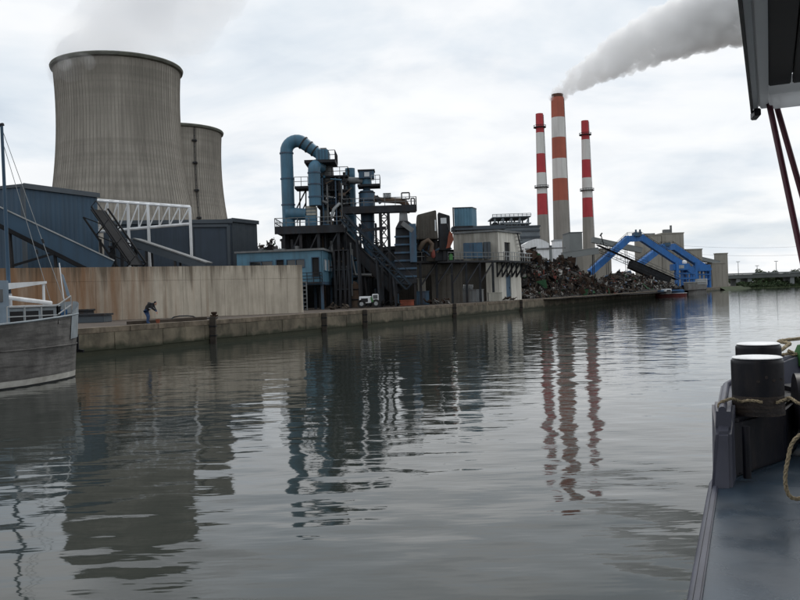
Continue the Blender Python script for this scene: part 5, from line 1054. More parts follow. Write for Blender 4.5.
# ================================================================== MOORED BARGE AT THE LEFT
def barge():
    tip = Vector((-15.25, 37.6, 0)); near = -NRM; th = Thing('moored_barge', 'old grimy grey barge bow with a pale waterline stripe at the left edge', 'barge', tip)
    Ls = [0, .05, .15, .3, .55, .9, 1.3, 1.8, 2.5, 3.3, 4.2, 5.5, 8, 12, 18, 26, 38]
    def b(a): return 2.5*min(1, (a/4.2))**.46 if a < 4.2 else 2.5
    def sheer(a): return 2.85-.42*min(1, a/8)
    def out(a, z, side): 
        k = (.90+.10*min(1, max(0, z)/2.4)) ; rk = .18*max(0, z)/2.4; return tip-DIR*(a-rk)+near*(b(a)*k*side)+Vector((0, 0, z))
    def strip(z0, z1, mt, nm, off=0., zt=None):
        m = MB(); 
        for side in (1, -1):
            vs = []; 
            for a in Ls: zz1 = (sheer(a)+zt) if zt is not None else z1; vs += [out(a, z0, side)+near*off*side, out(a, zz1, side)+near*off*side]
            fs = [(2*i, 2*i+2, 2*i+3, 2*i+1) if side < 0 else (2*i+1, 2*i+3, 2*i+2, 2*i) for i in range(len(Ls)-1)]; m._add(vs, fs)
        return m.part(nm, mt, th, smooth=60)
    strip(-.6, .06, 'black_steel', 'bottom'); strip(.06, .30, 'hull_stripe', 'waterline_stripe', .004); strip(.30, 0, 'hull_grime', 'hull_side', 0, -.0); 
    for zz, w in ((1.5, .04),):
        m = MB(); pts = [out(a, zz, 1)+near*.02 for a in Ls]; m.tube(pts, w*.7, 6); m.part('rubbing_strake', 'hull_grime', th, smooth=60)
    m = MB(); m.tube([out(a, sheer(a), 1) for a in Ls], .045, 8); m.part('gunwale', 'hull_light', th, smooth=60)
    m = MB(); m._add([out(a, sheer(a)-.12, 1) for a in Ls]+[out(a, sheer(a)-.12, -1) for a in reversed(Ls)], [tuple(range(2*len(Ls)))]); m.part('deck', 'barge_grey', th)
    # stem plate rising at the bow
    m = MB()
    for side in (1, -1):
        vs = []; aa = [0, .05, .15, .3, .55, .9, 1.3]
        for a in aa: vs += [out(a, sheer(a)-1.05, side)+near*.02*side+DIR*.02, out(a, sheer(a)+.55*(1-a/1.6), side)+near*.02*side+DIR*.02]
        m._add(vs, [(2*i, 2*i+2, 2*i+3, 2*i+1) for i in range(len(aa)-1)])
    m.part('stem_plate', 'hull_light', th, smooth=60)
    def loc(a, s_, z): return tip-DIR*a+near*s_+Vector((0, 0, z))
    def obox(a0, a1, s0, s1, z0, z1, nm, mt, parent=None, bev=.02, zb=None):
        m = MB(); zb = z1 if zb is None else zb; m.hull8([loc(a1, s0, z0), loc(a0, s0, z0), loc(a0, s1, z0), loc(a1, s1, z0), loc(a1, s0, z1), loc(a0, s0, zb), loc(a0, s1, zb), loc(a1, s1, z1)]); return m.part(nm, mt, th, parent, bevel=bev)
    dz = 2.43
    cab = obox(4.6, 6.4, -.3, 2.0, dz, dz+1.85, 'deck_cabin', 'pale_blue'); obox(4.9, 5.6, 2.0, 2.03, dz+1.0, dz+1.5, 'window', 'glass', cab, 0)
    hs = obox(1.9, 4.4, -1.4, 1.5, dz, dz+.75, 'forecastle', 'hull_light')
    for k in range(3): w = obox(2.1+.75*k, 2.7+.75*k, 1.5, 1.53, dz+.12, dz+.6, 'window', 'dark_opening', hs, 0)
    obox(1.8, 4.5, -1.5, 1.6, dz+.755, dz+.84, 'hatch_coaming', 'white_paint', hs)
    m = MB(); m.hull8([loc(4.5, -1.2, dz+1.45), loc(2.1, -1.2, dz+1.75), loc(2.1, 1.2, dz+1.75), loc(4.5, 1.2, dz+1.45), loc(4.5, -1.2, dz+1.75), loc(2.1, -1.2, dz+1.85), loc(2.1, 1.2, dz+1.85), loc(4.5, 1.2, dz+1.75)]); m.part('awning', 'white_paint', th)
    for a_, s_ in ((2.2, 1.1), (2.2, -1.1), (4.4, 1.1)): m = MB(); m.cyl(loc(a_, s_, dz+.7), loc(a_, s_, dz+1.72), .06, n=8); m.part('awning_post', 'white_paint', th)
    m = MB(); m.cyl(loc(4.2, 1.2, dz+1.2), loc(2.0, 1.3, dz+.9), .09, n=10); m.part('boom', 'white_paint', th, smooth=40)
    m = MB(); m.lathe([(.16, dz-.1), (.16, dz+.7), (.2, dz+.75)], V2(loc(1.2, .7, 0)), 12); m.part('bitt', 'dark_steel', th, smooth=40)
    m = MB(); m.lathe([(.16, dz-.1), (.16, dz+.6), (.2, dz+.65)], V2(loc(1.0, -.6, 0)), 12); m.part('bitt', 'pale_blue', th, smooth=40)
    m = rail([loc(.5, .8, dz+.4), loc(2.2, 1.9, dz), loc(5, 2.35, dz)], .8, .9, .02, 2); m.part('railing', 'light_steel', th)
    # mast with stays
    base = P(9, 283, 34.5); base.z = dz; top = P(2.2, 125, 34.5); fwd = P(48, 193, 39)
    m = MB(); mid = base.lerp(top, .16); m.cyl(base, mid, .11, n=12); m.part('mast_foot', 'white_paint', th, smooth=40)
    m = MB(); m.cyl(mid, top, .085, .06, 12); mast = m.part('mast', 'blue_cladding', th, smooth=40)
    m = MB(); m.beam(top+Vector((-.5, 0, -.1)), top+Vector((.08, 0, .02)), .14, .1); m.part('mast_head', 'dark_steel', th, mast)
    for dx, nm in ((0, 'stay'), (.5, 'stay')):
        e = loc(.25+dx, .2-dx*.6, sheer(0)+.3); m = MB(); m.cyl(top-Vector((0, 0, .15+dx)), e, .013, n=6); st = m.part(nm, 'light_steel', th)
        c = top.lerp(e, .62+dx*.12); d = (e-top).normalized(); m = MB(); m.cyl(c-d*.1, c+d*.1, .05, n=8); m.part('insulator', 'dark_steel', th, st)
    fp0, fp1 = P(66, 300, 37.2), P(59.5, 263, 37.2); m = MB(); m.cyl(Vector((fp0.x, fp0.y, dz)), fp1, .025, n=8); m.part('flag_pole', 'white_paint', th)
    m = MB(); a = fp0.lerp(fp1, .72); b_ = fp0.lerp(fp1, .12); m._add([a, b_+Vector((.08, -.03, 0)), b_+Vector((.30, -.1, -.15)), a+Vector((.12, -.05, -.1)), a+Vector((0, .02, 0)), b_+Vector((.08, -.01, 0)), b_+Vector((.30, -.08, -.15)), a+Vector((.12, -.03, -.1))], [(0, 1, 2, 3), (7, 6, 5, 4), (0, 4, 5, 1), (1, 5, 6, 2), (2, 6, 7, 3), (3, 7, 4, 0)]); m.part('furled_flag', 'pale_blue', th)
    an = out(.1, 1.4, 1)+DIR*.12; m = MB(); m.beam(an+Vector((0, 0, .45)), an+Vector((0, 0, -.35)), .08, .1); m.beam(an+Vector((-.2, .1, -.25)), an+Vector((.3, -.1, -.3)), .09, .12); m.part('anchor', 'black_steel', th)
    crate_o = obox(.7, 1.15, .35, .8, dz+.1, dz+.6, 'deck_box', 'tarp_blue')
barge()

# ================================================================== POWER STATION AND SILOS, FAR RIGHT
def frame_tower(name, label, x0, x1, y0, D, dep, floors, cols, wall_y, mt, wmat):
    a, b = P(x0, y0, D), P(x1, y0, D); th = Thing(name, label, 'building', (a.x, D, GZ)); zw = Z(x0, wall_y, D)
    m = MB(); m.box(a.x, b.x, D, D+dep, GZ, zw); m.part('lower_block', wmat, th)
    for i in range(cols+1):
        for dy in (0, dep-1): x = a.x+(b.x-a.x-.9)*i/cols; m = MB(); m.box(x, x+.9, D+dy, D+dy+.9, zw+.003, a.z); m.part('column', mt, th)
    for k in range(floors): z = zw+(a.z-zw)*(k+1)/floors; m = MB(); m.box(a.x-1, b.x+1, D-1, D+dep+1, z-.6, z); m.part('floor', mt, th)
    m = rail([(a.x-1, D-1, a.z), (b.x+1, D-1, a.z)], 1.4, 2.4, .14); m.part('railing', mt, th)
    m = MB(); w = b.x-a.x; m.box(a.x+w*.2, a.x+w*.75, D+2, D+dep-2, zw+.004, zw+(a.z-zw)*.75); m.part('boiler_casing', 'light_steel', th)
    m = MB()
    for i in range(cols): m.beam((a.x+w*i/cols, D-.1, zw), (a.x+w*(i+1)/cols, D-.1, a.z), .45)
    m.part('bracing', mt, th)
    return th
frame_tower('boiler_house', 'open steel boiler house of the power station behind the white building', 494, 529, 217, 480, 24, 3, 4, 238, 'station_blue', 'station_blue')
a, b = P(500, 228, 430), P(540, 246, 430); th = Thing('turbine_hall', 'low dark blue power station hall beside the left chimney', 'building', (a.x, 430, GZ))
m = MB(); m.box(a.x, b.x, 430, 455, GZ, a.z); m.part('walls', 'station_blue', th)
for k in range(3): z = b.z+(a.z-b.z)*(k+.3)/3; m = MB(); m.box(a.x-.2, b.x+.2, 429.6, 429.95, z, z+1.0); m.part('window_band', 'slate_trim', th)
m = MB(); m.box(a.x-.5, b.x+.5, 429.4, 455.5, a.z+.004, a.z+.8); m.part('roof', 'slate_trim', th)
# vaulted white shed
a, b = P(526, 262, 300), P(549.5, 262, 300); zt = Z(540, 238.5, 300); ze = Z(530, 246.5, 300); th = Thing('vaulted_shed', 'white shed with a curved roof behind the scrap heap', 'building', (a.x, 300, GZ)); n = 10; w = b.x-a.x
arcp = [(a.x+w*i/n, ze+(zt-ze)*math.sin(math.pi*(.12+.76*i/n))) for i in range(n+1)]
m = MB(); vs = [(x, 300, z) for x, z in arcp]+[(x, 316, z) for x, z in arcp]; m._add(vs, [(i, i+1, n+2+i, n+1+i) for i in range(n)]); m.part('vault_roof', 'white_paint', th, smooth=40)
m = MB(); vs = [(a.x, 300.05, GZ)]+[(x, 300.05, z-.05) for x, z in arcp]+[(b.x, 300.05, GZ)]; vs2 = [(x, 315.9, z) for x, y, z in vs]; k = len(vs); m._add(vs+vs2, [tuple(range(k-1, -1, -1)), tuple(range(k, 2*k)), (0, k, k+1, 1), (k-2, 2*k-2, 2*k-1, k-1)]); m.part('walls', 'white_paint', th)
m = MB(); m.box(a.x-.3, b.x+6, 299.6, 300, ze-1.2, ze-.7); m.part('pipe_rail', 'grey_steel', th)
def block(name, label, x0, x1, y0, D, dep, mt, cat='building', roofm='slate_trim', bands=0, doors=0):
    a, b = P(x0, y0, D), P(x1, y0, D); th = Thing(name, label, cat, (a.x, D, GZ)); m = MB(); m.box(a.x, b.x, D, D+dep, GZ, a.z); m.part('walls', mt, th)
    m = MB(); m.box(a.x-.25, b.x+.25, D-.25, D+dep+.25, a.z+.003, a.z+.5); m.part('roof', roofm, th)
    for k in range(bands): x = a.x+(b.x-a.x)*(k+.5)/bands; m = MB(); m.box(x-.12, x+.12, D-.12, D-.004, GZ, a.z-.2); m.part('pilaster', mt, th)
    return th
block('white_silo_box', 'slim white silo block at the foot of the central chimney', 554, 562, 241, 320, 5, 'white_paint', 'silo', 'light_steel')
block('grey_plant_block', 'blue-grey power station block between the central and right chimneys', 569, 582, 233, 520, 20, 'bridge_grey')
block('filter_house', 'low pale filter house left of the white silo', 541, 554, 247, 330, 8, 'bridge_grey')
block('beige_tank_house', 'beige building below the right chimney', 583, 611, 250, 420, 16, 'silo_beige', roofm='silo_beige')
th = block('grain_silo', 'tall beige concrete silo, left of two joined behind the blue crane', 641, 661, 236, 410, 12, 'silo_beige', 'silo', 'silo_beige', 3)
a = P(645, 233.5, 415); m = MB(); m.box(a.x, a.x+5, 415, 421, Z(645, 236, 410)+.51, a.z); m.part('roof_machine', 'grey_steel', th)
th = block('grain_silo', 'tall beige concrete silo, right and higher of two joined behind the blue crane', 661.4, 683.5, 234, 412, 12, 'silo_beige', 'silo', 'silo_beige', 3)
a = P(664, 231.5, 416); m = MB(); m.box(a.x, a.x+3, 416, 419, Z(664, 234, 412)+.51, a.z+1); m.box(a.x+3.2, a.x+4, 416, 417, Z(664, 234, 412)+.51, a.z+3); m.part('roof_machine', 'grey_steel', th)
block('beige_block', 'short beige block building between the silos and the far tower', 686, 702, 250, 440, 6, 'silo_beige', roofm='silo_beige', bands=2)
block('beige_tower', 'narrow beige elevator tower at the far end of the quay', 716.5, 727.5, 254, 476, 4, 'silo_beige', roofm='silo_beige')
block('beige_annex', 'low wide beige building below the narrow elevator tower', 706, 725.5, 264, 462, 5, 'silo_beige', roofm='silo_beige', bands=3)
conveyor('silo_gallery', 'long blue-grey conveyor gallery descending from the chimneys to the silos', P(592, 240, 404), P(641, 250.5, 406), 3, 2.6, 'bridge_grey', 'bridge_grey', (.3, .7), None, True)
conveyor('elevator_gallery', 'short blue-grey gallery between the beige block and the narrow tower', P(700, 259, 452), P(718, 263, 470), 2.4, 2, 'bridge_grey', 'bridge_grey', (.5,), None, True)
conveyor('grey_gallery', 'short grey conveyor gallery above the rusty scrap heap', P(562, 256, 240), P(598, 250.8, 240), 2, 1.8, 'bridge_grey', 'bridge_grey', (.25, .85), None, True)
conveyor('loading_conveyor', 'dark lattice loading conveyor rising left through the blue crane arms', P(597, 247, 290), P(676, 281.5, 300), 2.6, 2.4, 'dark_steel', 'dark_steel', (), 'dark_steel')
p0, p1 = P(630, 264.5, 294), P(668, 281.5, 299); m = MB(); m.beam(p0, p1, 2.6, 2.8); m.solo('conveyor_skirt', 'black_steel', 'black enclosed chute under the middle of the dark loading conveyor', 'chute', p0)
th = Thing('light_mast', 'thin leaning mast at the head of the dark loading conveyor', 'mast', P(603, 246, 291)); m = MB(); m.beam(P(604, 246, 291), P(600.5, 234, 291), .3); m.part('pole', 'dark_steel', th); m = MB(); m.beam(P(600, 236, 291), P(602, 233, 291), .7, .4); m.part('lamp_head', 'dark_steel', th)

# blue gantry cranes
def gantry(label, pts, D, D2, w, legs):
    th = Thing('gantry_crane', label, 'crane', G(pts[0][0], 290, D, GZ), 'blue gantry cranes over the scrap yard'); pp = [P(x, y, D+(D2-D)*i/(len(pts)-1)) for i, (x, y) in enumerate(pts)]
    for i, (a, b) in enumerate(zip(pp, pp[1:])):
        d = (b-a).normalized(); m = MB(); m.beam(a-d*(w*.28 if i else 0), b+d*(w*.28 if i < len(pp)-2 else 0), w, w, up=(0, 0, 1)); ar_ = m.part('arm', 'crane_blue', th); m = rail([a+Vector((0, 0, w*.62)), b+Vector((0, 0, w*.62))], 1.0, 3, .06, 2); m.part('handrail', 'dark_steel', th, ar_)
        m = MB(); nb = max(2, int((b-a).length/4))
        for k_ in range(1, nb): c_ = a.lerp(b, k_/nb); m.beam(c_-d*.12, c_+d*.12, w*1.06, w*1.06)
        m.part('splice_plate', 'crane_blue', th, ar_)
    for x, y0, y1, Dd in legs: a = P(x, y0, Dd); m = MB(); m.box(a.x-.5, a.x+.5, Dd-.5, Dd+.5, GZ, a.z); m.part('leg', 'crane_blue', th)
    return th, pp
th, pp = gantry('nearer bright blue gantry crane with a long left arm reaching into the scrap', [(590, 272.5), (627.5, 239), (641, 238), (692, 271.5)], 296, 306, 2.2, [(677, 262, 290, 303), (691, 270, 290, 306), (684, 270, 290, 307)])
a, b = P(634, 232.5, 300), P(641, 236.2, 300); m = MB(); m.box(a.x, b.x, 299, 303, b.z, a.z); m.box(a.x+.3, a.x+.7, 299, 300, a.z, a.z+1); m.box(b.x-.7, b.x-.3, 299, 300, a.z, a.z+1); m.part('winch_house', 'dull_blue', th)
a, b = P(673, 264, 303), P(690, 270, 303); m = MB(); m.box(a.x, b.x, 303, 307, b.z, a.z); cabp = m.part('machine_house', 'crane_blue', th, bevel=.2)
a, b = P(676, 265.3, 302.9), P(684, 268.3, 302.9); m = MB(); m.box(a.x, b.x, 302.8, 302.98, b.z, a.z); m.part('pale_panel', 'light_steel', th, cabp)
a = P(684.5, 262, 304); m = MB(); m.lathe([(.8, a.z-1.0), (1.0, a.z), (.7, a.z+.5), (.1, a.z+.7)], (a.x, 304.5), 14); m.part('dome', 'white_paint', th, smooth=50)
for x in (676, 682, 688, 694): a = P(x, 270, 305); m = MB(); m.box(a.x-.35, a.x+.35, 305.3, 306, GZ, a.z); m.part('frame_post', 'crane_blue', th)
for y in (273, 278): a, b = P(674, y, 305), P(696, y, 305); m = MB(); m.box(a.x, b.x, 304.9, 305.28, a.z-.6, a.z); m.part('frame_beam', 'crane_blue', th)
th, pp = gantry('farther bright blue gantry crane standing nearer the barge', [(637, 266), (661, 247.5), (673, 247), (709, 271)], 362, 378, 2.6, [(696, 262, 290, 374), (708, 270, 290, 378)])
a, b = P(664, 243, 368), P(670, 246, 368); m = MB(); m.box(a.x, b.x, 367, 370, b.z, a.z); m.part('winch_house', 'dull_blue', th)
a, b = P(696, 265, 374), P(711, 271, 374); m = MB(); m.box(a.x, b.x, 374, 379, b.z, a.z); m.part('machine_house', 'crane_blue', th, bevel=.2)
for x in (698, 702, 706, 710): a = P(x, 270, 376); m = MB(); m.box(a.x-.4, a.x+.4, 376, 376.8, GZ, a.z); m.part('frame_post', 'crane_blue', th)
for y in (274, 279): a, b = P(697, y, 375.8), P(711, y, 375.8); m = MB(); m.box(a.x, b.x, 375.6, 375.95, a.z-.6, a.z); m.part('frame_beam', 'crane_blue', th)

# far barge and small boat
def small_hull(name, label, px, D, L_, Bm, h, mt, top, DIR=DIR, NRM=NRM):
    c = q(q_at(px, -4), -4, 0); th = Thing(name, label, 'boat', c); N_ = 16
    def hb(f): return Bm/2*min(1, (1-abs(2*f-1)**3.2)**.5+.02)
    m = MB(); vs = []
    for i in range(N_+1):
        f = i/N_; p_ = c+DIR*(f-.5)*L_
        for s_, z, k in ((1, -.3, .8), (1, h*(1+.25*abs(2*f-1)**3), 1), (-1, h*(1+.25*abs(2*f-1)**3), 1), (-1, -.3, .8)): vs.append(p_-NRM*(hb(f)*s_*k)+Vector((0, 0, z)))
    m._add(vs, [((i)*4+e, (i+1)*4+e, (i+1)*4+(e+1) % 4, i*4+(e+1) % 4) for i in range(N_) for e in range(4)]+[(0, 1, 2, 3), (N_*4+3, N_*4+2, N_*4+1, N_*4)]); m.part('hull', mt, th, smooth=50)
    top(th, c); return th
def lbox(th, c, a0, a1, s0, s1, z0, z1, nm, mt, bev=.05, DIR=DIR, NRM=NRM):
    def l(a, s_, z): return c+DIR*a-NRM*s_+Vector((0, 0, z))
    m = MB(); m.hull8([l(a0, s1, z0), l(a1, s1, z0), l(a1, s0, z0), l(a0, s0, z0), l(a0, s1, z1), l(a1, s1, z1), l(a1, s0, z1), l(a0, s0, z1)]); return m.part(nm, mt, th, bevel=bev)
BDIR = Vector((.96, .28, 0)).normalized(); BNRM = Vector((-BDIR.y, BDIR.x, 0))
def topA(th, c):
    def lb(*a): return lbox(th, c, *a, DIR=BDIR, NRM=BNRM)
    lb(-4.6, 4.4, -1.4, 1.4, .86, 1.0, 'white_sheer', 'white_paint', .03); cb_ = lb(-2.6, -.6, -1.1, 1.1, 1.0, 2.3, 'cabin', 'white_paint', .06); lb(-2.3, -.9, 1.1, 1.13, 1.5, 2.0, 'window', 'glass', 0)
    lb(-4.3, -2.7, -1.2, 1.2, 1.0, 1.9, 'stern_tarpaulin', 'tarp_blue', .3); lb(-.5, 3.9, -1.25, 1.25, 1.0, 2.0, 'tarpaulin', 'tarp_blue', .35); lb(.2, 2.6, -.8, .8, 2.0, 2.5, 'tarpaulin_hump', 'dark_cloth', .22)
small_hull('cabin_boat', 'small boat with a dark red hull and blue tarpaulin at the far quay', 672, None, 10.5, 3.2, .8, 'red_hull', topA, BDIR, BNRM)
def topB(th, c):
    lbox(th, c, -15, 13, -2.2, 2.2, 3.1, 4.0, 'hold_coaming', 'barge_grey'); lbox(th, c, -15.2, 13.2, -2.3, 2.3, 4.003, 4.25, 'hatch_cover', 'light_steel'); lbox(th, c, 14, 17.5, -2, 2, 3.1, 5.4, 'wheelhouse', 'light_steel')
    for k in range(8): lbox(th, c, -14+3.4*k, -12+3.4*k, 2.2, 2.24, 3.3, 3.8, 'hold_panel', 'hull_light', 0)
small_hull('cargo_barge', 'long grey cargo barge moored beyond the small red boat', 697, None, 44, 5, 3.0, 'barge_grey', topB)

# bridge and far bank
th = Thing('road_bridge', 'low grey concrete road bridge crossing the far end of the river', 'bridge', (172, 505, GZ)); zd = Z(760, 274, 500)
m = MB(); m.box(168, 620, 500, 511, zd-2.3, zd); m.part('deck', 'bridge_dark', th)
m = MB(); m.box(168, 620, 499.6, 499.95, zd+.1, zd+.9); m.part('parapet', 'bridge_grey', th)
for x in (190, 207, 214, 240, 268, 300, 340, 380, 430): m = MB(); m.box(x-1.3, x+1.3, 501, 510, -1, zd-2.31); m.part('pier', 'bridge_grey', th)
m = MB(); m.box(150, 184, 499, 512, GZ-.5, zd-.01); m.part('abutment', 'bridge_dark', th)
for i, (x, y0) in enumerate(((738, 262), (757, 266), (776, 261.5))):
    p_ = P(x, y0, 505); th = Thing('bridge_lamp', ('left', 'middle', 'right')[i]+' lamp post of the three on the far bridge', 'lamp post', (p_.x, 505, zd), 'lamp posts on the bridge'); m = MB(); m.cyl((p_.x, 505, zd), p_, .22, .14, 8); m.part('pole', 'grey_steel', th)
    m = MB(); m.box(p_.x-1.1, p_.x+1.1, 504.8, 505.2, p_.z, p_.z+.3); m.part('lamp_arm', 'grey_steel', th)
for i, (y0, y1) in enumerate(((243.5, 241.5), (251, 250))):
    a, b = P(655, y0, 460), P(860, y1, 460); pts = [a.lerp(b, k/20)-Vector((0, 0, 3*(1-(2*k/20-1)**2))) for k in range(21)]; m = MB(); m.tube(pts, .05, 6)
    m.solo('power_line', 'grey_steel', ('upper', 'lower')[i]+' thin power cable crossing the sky at the far right', 'cable', a, 'power cables over the far bank')

# trees
def crown_mesh(name, rx, rz, n, seed, leaf, mts):
    r = np.random.default_rng(seed); V = []; Fc = []; mi = []; blobs = [(r.normal(0, .42, 3)*np.array([rx, rx, rz*.8]), r.uniform(.32, .6)*rx) for _ in range(9)]
    for k in range(n):
        c, br = blobs[r.integers(len(blobs))]; d = r.normal(size=3); d /= np.linalg.norm(d); p_ = c+d*br*r.uniform(.55, 1.05)*np.array([1, 1, rz/rx*.8]); p_[2] += rz
        t1 = r.normal(size=3); t1 /= np.linalg.norm(t1); t2 = np.cross(t1, r.normal(size=3)); t2 /= np.linalg.norm(t2); s_ = leaf*r.uniform(.5, 1.3); i0 = len(V)
        V += [tuple(p_+t1*s_), tuple(p_+t2*s_*.7), tuple(p_-t1*s_), tuple(p_-t2*s_*.7)]; Fc.append((i0, i0+1, i0+2, i0+3)); mi.append(int(r.random() < .4))
    me = bpy.data.meshes.new(name); me.from_pydata(V, [], Fc); [me.materials.append(MATS[x]) for x in mts]; me.polygons.foreach_set('material_index', mi); me.update(); return me
crowns = [crown_mesh('crown', 4.6, 4.2, 1500, i, .42, ('leaf', 'leaf_dark')) for i in range(3)]
def trunk_mesh(h):
    m = MB(); m.cyl((0, 0, -.2), (0, 0, h), .3, .14, 8)
    for a in range(4): m.cyl((0, 0, h*.6), (1.6*math.cos(a*1.6), 1.6*math.sin(a*1.6), h*1.3), .12, .05, 6)
    return m.mesh('trunk', 'bark')
trk = trunk_mesh(3.2)
spots = [(727, 545, .75, 'leftmost small tree behind the bridge abutment'), (734, 552, .8, 'small tree second from the left behind the bridge'), (741, 548, .85, 'rounded tree behind the left bridge lamp'), (749, 556, .75, 'low tree between the left and middle bridge lamps'),
         (757, 548, 1.08, 'tall full tree behind the middle bridge lamp'), (763, 552, 1.2, 'tallest dense tree behind the bridge'), (769.5, 546, 1.15, 'broad dark tree right of the tallest tree behind the bridge'), (776, 550, 1.05, 'leafy tree behind the right bridge lamp'), (782.5, 548, .9, 'low tree just right of the right bridge lamp'), (788, 552, .95, 'tree in the gap before the last trees by the mooring pole'), (794, 546, 1.15, 'second tree from the right behind the bridge'), (800, 549, 1.1, 'rightmost tree behind the bridge at the picture edge')]
for i, (x, D, sc, lab) in enumerate(spots):
    sc *= .84
    p_ = P(x, 285, D); th = Thing('broadleaf_tree', lab, 'tree', (p_.x, D, GZ), 'trees beyond the bridge')
    for nm, me in (('trunk', trk), ('crown', crowns[i % 3])):
        o = bpy.data.objects.new(nm, me); C.objects.link(o); o.parent = th.o; o.scale = (sc, sc, sc*(.95+.1*(i % 2))); o.rotation_euler = (0, 0, i*1.3); o.location = (0, 0, 1.6*sc if nm == 'crown' else 0)
def scrub():
    V = []; Fc = []; r = np.random.default_rng(12); mi = []
    for k in range(9000):
        px = r.uniform(722, 812); p_ = P(px, 285, 500); f = r.random(); x = p_.x; y = float(np.interp(x, (175, 186, 208, 250, 420), (432, 452, 492, 506, 525)))-3+11*f; h = 1.2+2.6*abs(noise.noise((x*.12, 3, 1)))+1.6*abs(noise.noise((x*.5, 5, 1))); z = -.2+1.9*min(1, f*2.2)+h*r.random()**1.4
        t1 = r.normal(size=3); t1 /= np.linalg.norm(t1); t2 = np.cross(t1, r.normal(size=3)); t2 /= np.linalg.norm(t2); s_ = r.uniform(.25, .6); c_ = np.array((x, y, z)); i0 = len(V); V += [tuple(c_+t1*s_), tuple(c_+t2*s_), tuple(c_-t1*s_), tuple(c_-t2*s_)]; Fc.append((i0, i0+1, i0+2, i0+3)); mi.append(int(r.random() < .55))
    me = bpy.data.meshes.new('bank_scrub'); me.from_pydata(V, [], Fc); me.materials.append(MATS['leaf']); me.materials.append(MATS['leaf_dark']); me.polygons.foreach_set('material_index', mi); o = bpy.data.objects.new('bank_scrub', me); C.objects.link(o); tag(o, 'tangled green scrub on the far bank beneath the bridge', 'scrub', kind='stuff')
scrub()
# wood mass closing the horizon
m = MB(); rr = np.random.default_rng(3)
def wood():
    V = []; Fc = []
    for k in range(15000):
        x = rr.uniform(-900, 1500); y = 900+rr.uniform(0, 60); h = 9+5*noise.noise((x*.02, 1, 2))+3*noise.noise((x*.11, 4, 2)); z = GZ+h*rr.uniform(.02, 1)**.7
        t1 = rr.normal(size=3); t1 /= np.linalg.norm(t1); t2 = np.cross(t1, rr.normal(size=3)); t2 /= np.linalg.norm(t2); s_ = rr.uniform(1.2, 3); p_ = np.array((x, y, z)); i0 = len(V); V += [tuple(p_+t1*s_), tuple(p_+t2*s_), tuple(p_-t1*s_), tuple(p_-t2*s_)]; Fc.append((i0, i0+1, i0+2, i0+3))
    me = bpy.data.meshes.new('distant_wood'); me.from_pydata(V, [], Fc); me.materials.append(MATS['leaf_dark']); o = bpy.data.objects.new('distant_wood', me); C.objects.link(o); tag(o, 'distant belt of dark green woodland on the horizon', 'wood', kind='stuff')
wood()

# ================================================================== OWN BOAT: deck, bollards, ropes, roof
BD = Vector((.424, 1, 0)).normalized(); BN = Vector((BD.y, -BD.x, 0))     # along the boat, inboard
DK = EYE-1.03; E0 = Vector((.93, 2.7, 0))
def bp(a, s_, z=0): return E0+BD*a+BN*s_+Vector((0, 0, z))     # a: metres forward of the picture's lower edge, s: inboard from the deck edge
boat = Thing('own_boat', 'dark blue-grey steel deck and hull of the boat we stand on, lower right', 'boat', bp(0, 2, 0))
edge = [(-14, 0), (0, 0), (1.85, 0), (3.0, .12), (4.0, .5), (4.8, 1.1), (5.3, 1.8), (5.5, 2.5)]
def mirror(e): return [(a, 5.0-s_) for a, s_ in reversed(e)]
outl = edge+mirror(edge)
m = MB(); m._add([bp(a, s_+.03, DK) for a, s_ in outl], [tuple(range(len(outl)-1, -1, -1))]); dk = m.part('deck', 'deck_paint', boat)
m = MB(); vs = []
for a, s_ in outl: vs += [bp(a, s_, DK-.02), bp(a*.99, s_+(.1 if s_ < 2.5 else -.1), -.5)]
n = len(outl); m._add(vs, [(2*i, 2*((i+1) % n), 2*((i+1) % n)+1, 2*i+1) for i in range(n)]); m.part('hull', 'boat_dark', boat, smooth=40)
m = MB(); m.tube([bp(a, s_-.004, DK-.05) for a, s_ in edge[:4]], .02, 10); m.part('rubbing_strip', 'boat_grey', boat, smooth=60)
m = MB(); m.beam(bp(-14, .02, DK+.006), bp(1.7, .02, DK+.006), .026, .018); m.part('edge_bar', 'boat_grey', boat, bevel=.006)
# bulwark box at the bollards
u0 = 1.70
def bw(a): return .37+.05*max(0, a-2)**1.3
m = MB()
sec = [(u0, 0), (2.6, .0), (3.0, .10), (4.0, .5), (4.8, 1.1), (5.3, 1.8), (5.5, 2.5)]
for (a0, s0), (a1, s1) in zip(sec, sec[1:]):
    d = (bp(a1, s1)-bp(a0, s0)).normalized(); nn = Vector((d.y, -d.x, 0))*.10
    A0, A1 = bp(a0, s0), bp(a1, s1); up = lambda p_, z: Vector((p_.x, p_.y, z))
    m.hull8([up(A0, DK-.03), up(A1, DK-.03), up(A1+nn, DK-.03), up(A0+nn, DK-.03), up(A0+nn*.3, DK+bw(a0)), up(A1+nn*.3, DK+bw(a1)), up(A1+nn, DK+bw(a1)), up(A0+nn, DK+bw(a0))])
m.part('bulwark', 'boat_grey', boat)
m = MB(); m.tube([bp(a, s_+.06, DK+bw(a)+.006) for a, s_ in sec], .02, 10); m.part('bulwark_rail', 'boat_grey', boat, smooth=60)
# far side bulwark
m = MB()
for (a0, s0), (a1, s1) in zip(sec, sec[1:]):
    A0, A1 = bp(a0, 5-s0), bp(a1, 5-s1); d = (A1-A0).normalized(); nn = Vector((-d.y, d.x, 0))*.10
    m.hull8([up(A0, DK-.03), up(A1, DK-.03), up(A1+nn, DK-.03), up(A0+nn, DK-.03), up(A0, DK+bw(a0)), up(A1, DK+bw(a1)), up(A1+nn, DK+bw(a1)), up(A0+nn, DK+bw(a0))])
m.part('bulwark', 'boat_grey', boat)
